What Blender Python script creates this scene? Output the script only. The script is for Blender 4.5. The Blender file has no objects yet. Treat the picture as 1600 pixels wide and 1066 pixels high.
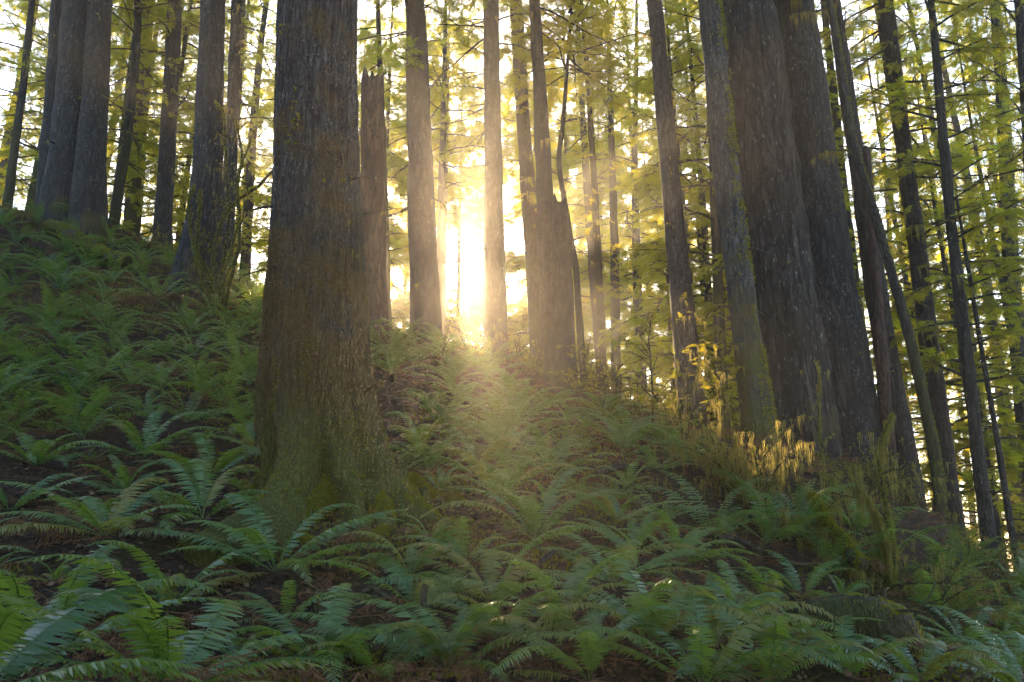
import bpy, math, random
import numpy as np

rng = np.random.default_rng(11)
random.seed(11)
PI = math.pi
sc = bpy.context.scene
col = sc.collection
rad = math.radians

# ------------------------------------------------------------------ camera geometry (used to turn photo positions into places)
FOC = 1244.0            # focal length in photo pixels (1600 wide)
PITCH = rad(14.5)
CAM = np.array([0.0, 0.0, 1.5])
CP, SP = math.cos(PITCH), math.sin(PITCH)


def slopes(px, py):
    cx = (px - 800) / FOC
    cy = (533 - py) / FOC
    y = CP - cy * SP
    return cx / y, (SP + cy * CP) / y


def P(px, py, d):
    a, b = slopes(px, py)
    return np.array([a * d, d, CAM[2] + b * d])


def wid(w, p):
    q = p - CAM
    return w / FOC * (q[1] * CP + q[2] * SP)


# ------------------------------------------------------------------ noise
def _hash(ix, iy, iz, seed):
    h = (ix.astype(np.int64) * 374761393 + iy.astype(np.int64) * 668265263 + iz.astype(np.int64) * 2147483647 + seed * 974634777) & 0xFFFFFFFF
    h = ((h ^ (h >> 13)) * 1274126177) & 0xFFFFFFFF
    h = ((h ^ (h >> 16)) * 2246822519) & 0xFFFFFFFF
    return ((h ^ (h >> 15)) & 0xFFFFFF) / float(0xFFFFFF)


def vnoise(p, seed=0):
    p = np.asarray(p, float)
    i = np.floor(p).astype(np.int64)
    f = p - i
    u = f * f * (3 - 2 * f)
    r = 0
    for dx in (0, 1):
        for dy in (0, 1):
            for dz in (0, 1):
                w = (u[..., 0] if dx else 1 - u[..., 0]) * (u[..., 1] if dy else 1 - u[..., 1]) * (u[..., 2] if dz else 1 - u[..., 2])
                r = r + w * _hash(i[..., 0] + dx, i[..., 1] + dy, i[..., 2] + dz, seed)
    return r * 2 - 1


def fbm(p, seed=0, oct=4, g=0.5):
    r, a, t = 0, 1.0, 0
    p = np.asarray(p, float)
    for k in range(oct):
        r = r + a * vnoise(p, seed + k)
        t += a
        a *= g
        p = p * 2.03 + 17.3
    return r / t


# ------------------------------------------------------------------ ground height (smooth surface through surveyed points)
_ctrl_px = [
    (0, 1066, 4.0), (400, 1066, 4.2), (800, 1066, 4.4), (1200, 1066, 4.8), (1600, 1066, 5.6),
    (-300, 900, 6.0), (0, 860, 6.2), (250, 880, 6.0), (520, 900, 6.2), (800, 900, 6.3), (1050, 930, 6.4),
    (520, 775, 8.0), (300, 770, 8.0), (700, 790, 8.0), (0, 700, 9.0), (900, 800, 8.0),
    (100, 560, 12), (300, 580, 11.5), (0, 440, 15), (250, 440, 15), (700, 690, 10.5), (880, 700, 10.5),
    (1120, 890, 8.0), (1300, 985, 7.2), (1450, 1010, 7.2),
    (1130, 728, 10.4), (1300, 770, 10.6), (1400, 905, 9.6),
    (-150, 270, 20), (0, 322, 19), (120, 345, 18.4), (300, 440, 15.2), (440, 505, 15.5), (590, 530, 15.5),
    (660, 548, 17), (775, 560, 17.5), (875, 610, 15.5), (980, 650, 13.5), (1085, 680, 13.5), (1240, 695, 12.8), (1330, 725, 14),
    (1430, 795, 14), (1495, 895, 15), (1560, 920, 16), (1640, 950, 16), (1550, 975, 10), (1800, 1000, 17),
]
_c = [tuple(P(*c)) for c in _ctrl_px]
_c += [(0, 0, 0.0), (-3, 0, 1.2), (3, 0, -1.1), (0, 2.2, 0.35), (-2.5, 2.2, 1.5), (3, 2.2, -0.6), (0, -8, -2.0), (-10, -6, 2.2), (10, -6, -5.5),
       (-20, 6, 9.5), (12, 5, -4.0), (22, 8, -8), (-25, 32, 11), (-10, 30, 6.0), (0, 30, 3.0), (10, 30, 0), (22, 30, -4.5),
       (-45, 60, 12), (-15, 58, 4), (0, 58, 0), (20, 58, -4), (45, 60, -9), (-70, 95, 14), (0, 95, -3), (70, 95, -13), (-70, 0, 24), (70, 0, -22)]
_c = np.array(_c)


def _phi(r):
    return np.where(r > 1e-9, r * r * np.log(r + 1e-12), 0)


def _fit():
    n = len(_c)
    X = _c[:, :2]
    K = _phi(np.linalg.norm(X[:, None] - X[None], axis=2)) + np.eye(n) * 0.2
    A = np.zeros((n + 3, n + 3))
    A[:n, :n] = K
    A[:n, n] = A[n, :n] = 1
    A[:n, n + 1:] = X
    A[n + 1:, :n] = X.T
    return np.linalg.solve(A, np.concatenate([_c[:, 2], np.zeros(3)]))


_w = _fit()


def ground(x, y):
    x = np.asarray(x, float)
    y = np.asarray(y, float)
    sh = np.broadcast(x, y).shape
    X = np.stack([np.broadcast_to(x, sh).ravel(), np.broadcast_to(y, sh).ravel()], 1)
    out = np.empty(len(X))
    n = len(_c)
    for a in range(0, len(X), 20000):
        q = X[a:a + 20000]
        out[a:a + 20000] = _phi(np.linalg.norm(q[:, None] - _c[None, :, :2], axis=2)) @ _w[:n] + _w[n] + q @ _w[n + 1:]
    p3 = np.concatenate([X, np.zeros((len(X), 1))], 1)
    out += fbm(p3 * 0.9, 3, 3) * 0.13 + fbm(p3 * 3.1, 9, 3) * 0.05
    return out.reshape(sh)


def gz(x, y):
    return float(ground(np.array([x]), np.array([y]))[0])


_ds = np.arange(2.0, 40, 0.04)


def hit(px, py):
    """place where the sight line through a photo position meets the ground"""
    a, b = slopes(px, py)
    z = ground(a * _ds, _ds)
    below = np.nonzero(CAM[2] + b * _ds < z)[0]
    k = below[0] if len(below) else len(_ds) - 1
    d = _ds[k]
    return np.array([a * d, d, float(z[k])])


# ------------------------------------------------------------------ mesh collecting
class MB:
    def __init__(self):
        self.v, self.f, self.n = [], [], 0

    def add(self, v, *faces):
        v = np.asarray(v, np.float32)
        for f in faces:
            if len(f):
                self.f.append(np.asarray(f, np.int64) + self.n)
        self.v.append(v)
        self.n += len(v)

    def mesh(self, name, mat, smooth=True):
        me = bpy.data.meshes.new(name)
        v = np.concatenate(self.v) if self.v else np.zeros((0, 3), np.float32)
        me.vertices.add(len(v))
        me.vertices.foreach_set("co", v.astype(np.float32).ravel())
        if self.f:
            loops = np.concatenate([f.ravel() for f in self.f])
            sizes = np.concatenate([np.full(len(f), f.shape[1]) for f in self.f])
            starts = np.concatenate([[0], np.cumsum(sizes)[:-1]])
            me.loops.add(len(loops))
            me.loops.foreach_set("vertex_index", loops.astype(np.int32))
            me.polygons.add(len(sizes))
            me.polygons.foreach_set("loop_start", starts.astype(np.int32))
            me.polygons.foreach_set("use_smooth", np.full(len(sizes), smooth))
        me.update(calc_edges=True)
        if mat:
            me.materials.append(mat)
        return me


def link(name, me, parent=None, loc=None):
    o = bpy.data.objects.new(name, me)
    col.objects.link(o)
    if parent is not None:
        o.parent = parent
    if loc is not None:
        o.location = loc
    return o


def tag(o, label=None, cat=None, group=None, kind=None):
    if label:
        o["label"] = label
    if cat:
        o["category"] = cat
    if group:
        o["group"] = group
    if kind:
        o["kind"] = kind
    return o


def empty(name, loc, label, cat, group=None):
    o = link(name, None, None, [float(v) for v in loc])
    o.empty_display_size = 0.2
    return tag(o, label, cat, group)


def nrm(v):
    return v / (np.linalg.norm(v, axis=-1, keepdims=True) + 1e-12)


def tube(pts, r, sides=6, ref=None, cap=True):
    pts = np.asarray(pts, float)
    n = len(pts)
    r = np.broadcast_to(np.asarray(r, float), (n,))
    t = nrm(np.gradient(pts, axis=0))
    m = nrm(pts[-1] - pts[0])
    if ref is None:
        ref = np.array([0, 0, 1.0]) if abs(m[2]) < 0.75 else np.array([0.9, 0.3, 0.1])
    b = nrm(np.cross(t, ref))
    c = np.cross(b, t)
    a = np.linspace(0, 2 * PI, sides, endpoint=False)
    v = pts[:, None] + r[:, None, None] * (np.cos(a)[None, :, None] * b[:, None] + np.sin(a)[None, :, None] * c[:, None])
    v = v.reshape(-1, 3)
    i = np.arange(n - 1)[:, None] * sides
    j = np.arange(sides)[None]
    k = (j + 1) % sides
    q = np.stack([i + j, i + k, i + sides + k, i + sides + j], -1).reshape(-1, 4)
    tris = np.zeros((0, 3), int)
    if cap:
        v = np.concatenate([v, pts[-1:]])
        e = len(v) - 1
        o = (n - 1) * sides
        tris = np.stack([o + np.arange(sides), o + (np.arange(sides) + 1) % sides, np.full(sides, e)], 1)
    return v, q, tris


def frames(d, up=None, roll=0.35):
    """right-handed frames whose x axis is d, z axis near up with a random roll"""
    d = nrm(d)
    if up is None:
        up = np.array([0, 0, 1.0])
    s = np.cross(np.broadcast_to(up, d.shape), d)
    bad = np.linalg.norm(s, axis=1) < 0.05
    s[bad] = np.array([1.0, 0, 0])
    s = nrm(s)
    n = np.cross(d, s)
    a = rng.normal(0, roll, len(d))[:, None]
    s2 = s * np.cos(a) + n * np.sin(a)
    n2 = np.cross(d, s2)
    return np.stack([d, s2, n2], 2)      # columns


def stamp(mb, tv, tf, pos, R, scale):
    """copy a small template (tv, list of face arrays) to many frames"""
    n = len(pos)
    if n == 0:
        return
    scale = np.asarray(scale, float)
    if scale.ndim == 1:
        scale = scale[:, None].repeat(3, 1)
    v = np.einsum("nij,nkj->nki", R, tv[None] * scale[:, None, :]) + pos[:, None]
    off = (np.arange(n) * len(tv))[:, None, None]
    mb.add(v.reshape(-1, 3), *[(f[None] + off).reshape(-1, f.shape[1]) for f in tf])


# ------------------------------------------------------------------ materials
def mat(name):
    m = bpy.data.materials.new(name)
    m.use_nodes = True
    nt = m.node_tree
    nt.nodes.clear()
    out = nt.nodes.new("ShaderNodeOutputMaterial")
    return m, nt, out


def N(nt, kind, props=None, **ins):
    n = nt.nodes.new("ShaderNode" + kind)
    for k, v in (props or {}).items():
        setattr(n, k, v)
    for k, v in ins.items():
        key = k.replace("_", " ")
        sock = n.inputs[key] if key in n.inputs else n.inputs[int(k[1:])]
        if isinstance(v, bpy.types.NodeSocket):
            nt.links.new(v, sock)
        else:
            sock.default_value = v
    return n


def ramp(nt, fac, stops, interp="LINEAR"):
    n = nt.nodes.new("ShaderNodeValToRGB")
    n.color_ramp.interpolation = interp
    el = n.color_ramp.elements
    while len(el) < len(stops):
        el.new(0.5)
    for e, (p, c) in zip(el, stops):
        e.position = p
        e.color = (c, c, c, 1) if isinstance(c, (int, float)) else (*c, 1)
    nt.links.new(fac, n.inputs[0])
    return n.outputs[0]


def mixc(nt, fac, a, b, mode="MIX"):
    n = nt.nodes.new("ShaderNodeMix")
    n.data_type = "RGBA"
    n.blend_type = mode
    for s, v in ((n.inputs[0], fac), (n.inputs[6], a), (n.inputs[7], b)):
        if isinstance(v, bpy.types.NodeSocket):
            nt.links.new(v, s)
        else:
            s.default_value = (*v, 1) if isinstance(v, tuple) else v
    return n.outputs[2]


def math_(nt, op, a, b=None, clamp=False):
    n = nt.nodes.new("ShaderNodeMath")
    n.operation = op
    n.use_clamp = clamp
    for i, v in enumerate((a, b)):
        if v is None:
            continue
        if isinstance(v, bpy.types.NodeSocket):
            nt.links.new(v, n.inputs[i])
        else:
            n.inputs[i].default_value = v
    return n.outputs[0]


def bark_mat(name, dark, light, lichen=0.4, lichen_col=(0.34, 0.34, 0.33), moss=0.3, moss_h=1.5, moss_col=(0.07, 0.075, 0.012), moss_col2=(0.10, 0.06, 0.018), bump=0.8, fine=1.0, green_foot=False):
    m, nt, out = mat(name)
    dark, light = tuple(c * .72 for c in dark), tuple(c * .78 for c in light)
    tc = N(nt, "TexCoord").outputs["Object"]
    mp = N(nt, "Mapping", Vector=tc, Scale=(fine, fine, fine * 0.17)).outputs[0]
    n1 = N(nt, "TexNoise", Vector=mp, Scale=13.0, Detail=9.0, Roughness=0.66).outputs[0]
    vo = N(nt, "TexVoronoi", {"feature": "DISTANCE_TO_EDGE"}, Vector=mp, Scale=16.0)
    wob = N(nt, "TexNoise", Vector=mp, Scale=5.0, Detail=3.0)
    wv = N(nt, "VectorMath", {"operation": "SCALE"}, Vector=wob.outputs[1], Scale=0.25).outputs[0]
    wv = N(nt, "VectorMath", {"operation": "ADD"}, v0=mp, v1=wv).outputs[0]
    nt.links.new(wv, vo.inputs["Vector"])
    crack = ramp(nt, vo.outputs["Distance"], [(0.0, 0.0), (0.16, 1.0)])
    base = ramp(nt, n1, [(0.3, tuple(c * 0.5 for c in dark)), (0.48, dark), (0.72, light)])
    base = mixc(nt, crack, tuple(c * 0.35 for c in dark), base)
    # pale crustose lichen flecks
    mp2 = N(nt, "Mapping", Vector=tc, Scale=(fine, fine, fine * 0.35)).outputs[0]
    l1 = N(nt, "TexNoise", Vector=mp2, Scale=46.0, Detail=4.0, Roughness=0.6).outputs[0]
    l2 = N(nt, "TexNoise", Vector=tc, Scale=1.7, Detail=3.0).outputs[0]
    lf = math_(nt, "MULTIPLY", ramp(nt, l1, [(0.60, 0.0), (0.68, 1.0)]), ramp(nt, l2, [(0.38, 0.12), (0.62, 1.0)]))
    base = mixc(nt, math_(nt, "MULTIPLY", lf, lichen), base, lichen_col)
    # moss: denser near the foot and in broad patches
    z = N(nt, "SeparateXYZ", Vector=tc).outputs[2]
    hz = N(nt, "MapRange", Value=z, v1=0.0, v2=moss_h, v3=0.34, v4=0.0).outputs[0]
    m1 = N(nt, "TexNoise", Vector=tc, Scale=1.6, Detail=7.0, Roughness=0.62).outputs[0]
    mf = math_(nt, "ADD", math_(nt, "ADD", m1, hz), moss - 0.5)
    mf = ramp(nt, mf, [(0.46, 0.0), (0.62, 1.0)])
    m2 = N(nt, "TexNoise", Vector=tc, Scale=38.0, Detail=4.0).outputs[0]
    mcol = mixc(nt, ramp(nt, N(nt, "TexNoise", Vector=tc, Scale=2.3, Detail=4.0).outputs[0], [(0.38, 0.0), (0.6, 1.0)]), moss_col, moss_col2)
    if green_foot:
        mcol = mixc(nt, N(nt, "MapRange", Value=math_(nt, "ADD", z, math_(nt, "MULTIPLY", m1, 1.2)), v1=0.75, v2=1.7).outputs[0], moss_col, moss_col2)
    mcol = mixc(nt, m2, tuple(c * 0.35 for c in moss_col), mcol)
    base = mixc(nt, math_(nt, "MULTIPLY", mf, 0.85), base, mcol)
    h = math_(nt, "ADD", math_(nt, "MULTIPLY", n1, 0.7), math_(nt, "MULTIPLY", crack, 0.5))
    h = math_(nt, "ADD", h, math_(nt, "MULTIPLY", math_(nt, "MULTIPLY", m2, mf), 0.8))
    bp = N(nt, "Bump", Strength=bump, Distance=0.035, Height=h).outputs[0]
    b = N(nt, "BsdfPrincipled", Base_Color=base, Roughness=0.85, Normal=bp)
    b.inputs["Specular IOR Level"].default_value = 0.3
    nt.links.new(b.outputs[0], out.inputs[0])
    return m


def leaf_mat(name, cols, trans=0.45, tcol=(0.3, 0.35, 0.05), rough=0.5, spec=0.35, obj_rand=0.5, isl_rand=0.5, tcol2=None):
    m, nt, out = mat(name)
    oi = N(nt, "ObjectInfo").outputs["Random"]
    ge = N(nt, "NewGeometry").outputs["Random Per Island"]
    f = math_(nt, "ADD", math_(nt, "MULTIPLY", oi, obj_rand), math_(nt, "MULTIPLY", ge, isl_rand))
    n = len(cols)
    c = ramp(nt, f, [(i / (n - 1), k) for i, k in enumerate(cols)])
    b = N(nt, "BsdfPrincipled", Base_Color=c, Roughness=rough)
    b.inputs["Specular IOR Level"].default_value = spec
    if tcol2:
        tcol = mixc(nt, f, tcol, tcol2)
    tc_ = mixc(nt, 0.75, c, tcol)
    t = N(nt, "BsdfTranslucent", Color=tc_)
    mx = N(nt, "MixShader", v0=trans, v1=b.outputs[0], v2=t.outputs[0])
    nt.links.new(mx.outputs[0], out.inputs[0])
    return m


M = {}
M["main_bark"] = bark_mat("spruce_bark", (0.042, 0.036, 0.035), (0.105, 0.098, 0.098), 0.55, (0.36, 0.36, 0.37), 0.45, 3.2, (0.095, 0.095, 0.006), (0.105, 0.048, 0.012), 1.0, 1.35, True)
M["bark_grey"] = bark_mat("hemlock_bark_grey", (0.045, 0.037, 0.034), (0.10, 0.09, 0.083), 0.5, moss=0.22, moss_h=3)
M["bark_brown"] = bark_mat("hemlock_bark_brown", (0.048, 0.033, 0.026), (0.10, 0.072, 0.055), 0.3, moss=0.24, moss_h=3)
M["bark_dark"] = bark_mat("fir_bark_dark", (0.034, 0.027, 0.024), (0.075, 0.06, 0.052), 0.5, moss=0.18, moss_h=2, fine=0.7)
M["bark_lichen"] = bark_mat("lichen_grey_bark", (0.06, 0.052, 0.047), (0.14, 0.125, 0.115), 0.7, moss=0.36, moss_h=4, moss_col=(0.07, 0.08, 0.01))
M["bark_furrow"] = bark_mat("deep_furrowed_bark", (0.030, 0.023, 0.019), (0.085, 0.063, 0.05), 0.45, moss=0.16, moss_h=2, fine=0.45, bump=1.0)
M["bark_red"] = bark_mat("cedar_snag_wood", (0.075, 0.038, 0.026), (0.15, 0.085, 0.06), 0.1, moss=0.1, moss_h=2, fine=0.8)
M["bark_moss"] = bark_mat("mossy_bark", (0.045, 0.035, 0.028), (0.09, 0.075, 0.06), 0.3, moss=0.42, moss_h=4, moss_col=(0.065, 0.065, 0.012), moss_col2=(0.06, 0.045, 0.015))
M["wood_far"] = bark_mat("far_bark", (0.055, 0.042, 0.034), (0.11, 0.09, 0.075), 0.2, moss=0.4, moss_h=10, bump=0.4)
M["stump"] = bark_mat("rotten_wood", (0.03, 0.02, 0.013), (0.06, 0.04, 0.028), 0.05, moss=0.42, moss_h=1.0, moss_col=(0.05, 0.06, 0.01), moss_col2=(0.05, 0.035, 0.012))
M["needle"] = leaf_mat("hemlock_needles", [(0.014, 0.038, 0.010), (0.036, 0.064, 0.010), (0.085, 0.09, 0.010)], 0.72, (0.44, 0.58, 0.018), obj_rand=0.5, isl_rand=0.5, tcol2=(0.85, 0.64, 0.018))
M["leaf"] = leaf_mat("shrub_leaves", [(0.035, 0.06, 0.010), (0.055, 0.075, 0.014), (0.08, 0.075, 0.015)], 0.5, (0.32, 0.32, 0.03))
M["moss_hang"] = leaf_mat("hanging_moss", [(0.055, 0.06, 0.014), (0.085, 0.09, 0.022), (0.125, 0.115, 0.036)], 0.55, (0.60, 0.48, 0.14), rough=0.9, spec=0.1)
M["moss_tuft"] = leaf_mat("moss_tufts", [(0.07, 0.085, 0.005), (0.125, 0.135, 0.008), (0.16, 0.14, 0.014)], 0.4, (0.46, 0.42, 0.03), rough=0.9, spec=0.1, obj_rand=0.2, isl_rand=0.8)
M["moss_brown"] = leaf_mat("brown_moss_tufts", [(0.05, 0.032, 0.007), (0.09, 0.048, 0.011), (0.13, 0.062, 0.014)], 0.35, (0.42, 0.30, 0.09), rough=0.9, spec=0.1, obj_rand=0.1, isl_rand=0.9)
M["fern"] = leaf_mat("sword_fern_frond", [(0.024, 0.074, 0.022), (0.042, 0.108, 0.025), (0.105, 0.16, 0.026)], 0.38, (0.36, 0.50, 0.04), 0.32, 0.7, 0.72, 0.28)
M["fern_dead"] = leaf_mat("dead_fern_frond", [(0.07, 0.032, 0.016), (0.13, 0.06, 0.028), (0.20, 0.11, 0.055)], 0.25, (0.3, 0.15, 0.06), 0.8, 0.2)
M["litter"] = leaf_mat("dead_leaf", [(0.045, 0.026, 0.016), (0.09, 0.05, 0.028), (0.16, 0.10, 0.06)], 0.1, (0.2, 0.12, 0.05), 0.8, 0.2, 0.0, 1.0)
M["clover"] = leaf_mat("wood_sorrel_leaf", [(0.08, 0.16, 0.03), (0.16, 0.24, 0.07), (0.30, 0.25, 0.10)], 0.3, (0.4, 0.5, 0.1), 0.6, 0.3, 0.0, 1.0)


def ground_mat():
    m, nt, out = mat("forest_soil")
    tc = N(nt, "TexCoord").outputs["Object"]
    a = N(nt, "TexNoise", Vector=tc, Scale=1.3, Detail=8.0, Roughness=0.65).outputs[0]
    b_ = N(nt, "TexNoise", Vector=tc, Scale=22.0, Detail=6.0, Roughness=0.7).outputs[0]
    c = ramp(nt, b_, [(0.3, (0.012, 0.008, 0.006)), (0.5, (0.035, 0.022, 0.015)), (0.75, (0.075, 0.05, 0.032))])
    g = ramp(nt, a, [(0.5, 0.0), (0.64, 1.0)])
    mc = ramp(nt, b_, [(0.3, (0.018, 0.024, 0.004)), (0.7, (0.06, 0.065, 0.010))])
    c = mixc(nt, math_(nt, "MULTIPLY", g, 0.8), c, mc)
    bp = N(nt, "Bump", Strength=1.0, Distance=0.06, Height=math_(nt, "ADD", b_, a)).outputs[0]
    p = N(nt, "BsdfPrincipled", Base_Color=c, Roughness=0.95, Normal=bp)
    p.inputs["Specular IOR Level"].default_value = 0.15
    nt.links.new(p.outputs[0], out.inputs[0])
    return m


# ------------------------------------------------------------------ ground sheet
def axis(lo, hi, a, b, fine, coarse):
    x = [a]
    s = fine
    while x[-1] < b:
        x.append(x[-1] + fine)
    s = fine
    while x[-1] < hi:
        s = min(s * 1.12, coarse)
        x.append(x[-1] + s)
    s = fine
    while x[0] > lo:
        s = min(s * 1.12, coarse)
        x.insert(0, x[0] - s)
    return np.array(x)


gx = axis(-75, 75, -14, 12, 0.1, 2.0)
gy = axis(-12, 98, 2.0, 18, 0.1, 2.0)
GX, GY = np.meshgrid(gx, gy)
GZ = ground(GX, GY)
gm = MB()
nx, ny = len(gx), len(gy)
ii = (np.arange(ny - 1)[:, None] * nx + np.arange(nx - 1)[None]).ravel()
gm.add(np.stack([GX.ravel(), GY.ravel(), GZ.ravel()], 1), np.stack([ii, ii + 1, ii + nx + 1, ii + nx], 1))
tag(link("ground", gm.mesh("ground", ground_mat())), "dark forest soil of the steep hillside sloping down to the right", "ground", kind="structure")

# ------------------------------------------------------------------ foliage templates
def spray_template():
    v, q = [], []

    def leaf(p, ang, l, w, dz=0.0):
        d = np.array([math.cos(ang), math.sin(ang), dz])
        s = np.array([-math.sin(ang), math.cos(ang), 0])
        k = len(v)
        v.extend([p, p + d * l * 0.45 + s * w, p + d * l, p + d * l * 0.45 - s * w])
        q.append([k, k + 1, k + 2, k + 3])
    for i in range(8):
        x = 0.05 + i * 0.12
        for s in (-1, 1):
            leaf(np.array([x + (0.05 if s > 0 else 0), 0, -0.06 * x * x]), s * (1.0 - 0.05 * i + 0.12 * math.sin(i * 2.3)), (0.46 + 0.06 * math.sin(i * 1.7 + s)) * (1 - 0.075 * i), 0.034, -0.14)
    leaf(np.array([0.0, 0, 0]), 0.0, 0.6, 0.022)
    leaf(np.array([0.55, 0, -0.02]), 0.0, 0.5, 0.04, -0.15)
    return np.array(v, float), [np.array(q)]


SPRAY = spray_template()


def leaf_template():
    v = np.array([[0, 0, 0], [0.45, 0.3, 0.03], [1, 0, -0.06], [0.45, -0.3, 0.03]], float)
    return v, [np.array([[0, 1, 2], [0, 2, 3]])]


LEAF = leaf_template()


def strand_template():
    v, q, t = [], [], []
    for k, (ox, oy, l, ph) in enumerate([(0, 0, 1, 0), (0.12, 0.06, 0.62, 2.1), (-0.11, -0.04, 0.75, 4.0), (0.05, -0.1, 0.5, 1.0), (-0.05, 0.12, 0.4, 5.0)]):
        b = len(v)
        for i in range(5):
            s = i / 4
            w = 0.028 * (1 - 0.7 * s) * (0.8 + 0.5 * ((i * 7 + k * 3) % 3) / 2)
            cx, cy = ox + 0.05 * math.sin(ph + 5 * s), oy + 0.04 * math.cos(ph + 4 * s)
            a = ph + s * 1.4
            v.append([cx - w * math.cos(a), cy - w * math.sin(a), -s * l])
            v.append([cx + w * math.cos(a), cy + w * math.sin(a), -s * l])
        for i in range(4):
            q.append([b + 2 * i, b + 2 * i + 1, b + 2 * i + 3, b + 2 * i + 2])
    return np.array(v, float), [np.array(q)]


STRAND = strand_template()


def tuft_template():
    v, t = [], []
    r = np.random.default_rng(3)
    for i in range(6):
        a = i * 1.05 + r.uniform(-.4, .4)
        tilt = r.uniform(0.3, 1.0)
        l = r.uniform(0.6, 1.1)
        d = np.array([math.cos(a) * math.sin(tilt), math.sin(a) * math.sin(tilt), math.cos(tilt)]) * l
        s = np.array([-math.sin(a), math.cos(a), 0]) * 0.11
        k = len(v)
        v += [s, -s, d]
        t.append([k, k + 1, k + 2])
    return np.array(v, float), [np.array(t)]


TUFT = tuft_template()


def hang(mb, pts, lmin=0.08, lmax=0.3, wide=1.0):
    n = len(pts)
    if n == 0:
        return
    a = rng.uniform(0, 2 * PI, n)
    R = np.zeros((n, 3, 3))
    R[:, 0, 0] = np.cos(a)
    R[:, 0, 1] = -np.sin(a)
    R[:, 1, 0] = np.sin(a)
    R[:, 1, 1] = np.cos(a)
    R[:, 2, 2] = 1
    l = lmin + (lmax - lmin) * rng.random(n) ** 2
    w = (0.08 + 0.20 * l) * wide * rng.uniform(0.7, 1.3, n)
    stamp(mb, *STRAND, np.asarray(pts), R, np.stack([w, w, l], 1))


def limb_curve(p0, az, L, e0, droop, n=9, wig=0.12, tipup=0.0):
    s = np.linspace(0, 1, n)
    e = e0 - droop * s + tipup * s ** 3 + np.cumsum(rng.normal(0, wig * 0.5, n))
    a = az + np.cumsum(rng.normal(0, wig, n))
    d = np.stack([np.cos(a) * np.cos(e), np.sin(a) * np.cos(e), np.sin(e)], 1) * (L / (n - 1))
    pts = np.concatenate([[np.zeros(3)], np.cumsum(d[:-1], 0)]) + p0
    return pts


def add_limb(wood, leaf, mossb, p0, az, L, r0, e0=0.1, droop=0.5, foliage=1.0, moss=1.0, twigs=10, spray=0.30, tipup=0.0, wig=0.12, tw_len=1.0, sides=5, mosslen=0.3, tmpl=None, mosswide=1.0):
    pts = limb_curve(p0, az, L, e0, droop, wig=wig, tipup=tipup)
    s9 = np.linspace(0, 1, len(pts))
    wood.add(*tube(pts, r0 * (1 - 0.85 * s9) + 0.002, sides))
    P_, D_ = [], []
    mo = []
    if moss > 0:
        k = rng.poisson(moss * L * 9)
        u = rng.uniform(0.05, 1, k)
        mo.append(np.stack([np.interp(u, s9, pts[:, i]) for i in range(3)], 1))
    for j in range(twigs):
        u = 0.12 + 0.86 * (j + rng.random()) / twigs
        b = np.array([np.interp(u, s9, pts[:, i]) for i in range(3)])
        t = pts[min(len(pts) - 1, int(u * (len(pts) - 1)) + 1)] - pts[int(u * (len(pts) - 1))] if u < 0.99 else pts[-1] - pts[-2]
        ta = math.atan2(t[1], t[0]) + (1 if j % 2 else -1) * rng.uniform(0.5, 1.15)
        te = math.asin(np.clip(t[2] / (np.linalg.norm(t) + 1e-9), -1, 1)) * 0.6 + rng.normal(0, 0.15)
        lt = L * tw_len * (0.14 + 0.26 * (1 - u)) * rng.uniform(0.6, 1.3)
        tp = limb_curve(b, ta, lt, te, 0.45, n=4, wig=0.15)
        wood.add(*tube(tp, np.linspace(min(r0 * 0.3, 0.012), 0.002, 4), 3, cap=False))
        if foliage > 0:
            k = max(1, rng.poisson(foliage * lt / 0.085))
            v = rng.uniform(0.15, 1.0, k)
            P_.append(np.stack([np.interp(v, [0, 1 / 3, 2 / 3, 1], tp[:, i]) for i in range(3)], 1))
            aa = ta + rng.normal(0, 0.7, k)
            ee = te - 0.25 + rng.normal(0, 0.3, k)
            D_.append(np.stack([np.cos(aa) * np.cos(ee), np.sin(aa) * np.cos(ee), np.sin(ee)], 1))
        if moss > 0:
            k = rng.poisson(moss * lt * 7)
            v = rng.uniform(0, 1, k)
            mo.append(np.stack([np.interp(v, [0, 1 / 3, 2 / 3, 1], tp[:, i]) for i in range(3)], 1))
    if P_:
        p = np.concatenate(P_)
        d = np.concatenate(D_)
        stamp(leaf, *(tmpl or SPRAY), p, frames(d), spray * rng.uniform(0.6, 1.25, len(p)))
    if mo and mossb is not None:
        hang(mossb, np.concatenate(mo), 0.05, mosslen, mosswide)
    return pts


def trunk_rings(path, radii, step=0.15):
    path = np.asarray(path, float)
    radii = np.asarray(radii, float)
    seg = np.r_[0, np.cumsum(np.linalg.norm(np.diff(path, axis=0), axis=1))]
    n = max(6, int(seg[-1] / step))
    u = np.linspace(0, seg[-1], n)
    p = np.stack([np.interp(u, seg, path[:, i]) for i in range(3)], 1)
    r = np.interp(u, seg, radii)
    # soften the joints between the surveyed points
    for _ in range(3):
        p[1:-1] = 0.25 * p[:-2] + 0.5 * p[1:-1] + 0.25 * p[2:]
        r[1:-1] = 0.25 * r[:-2] + 0.5 * r[1:-1] + 0.25 * r[2:]
    return p, r


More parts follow.
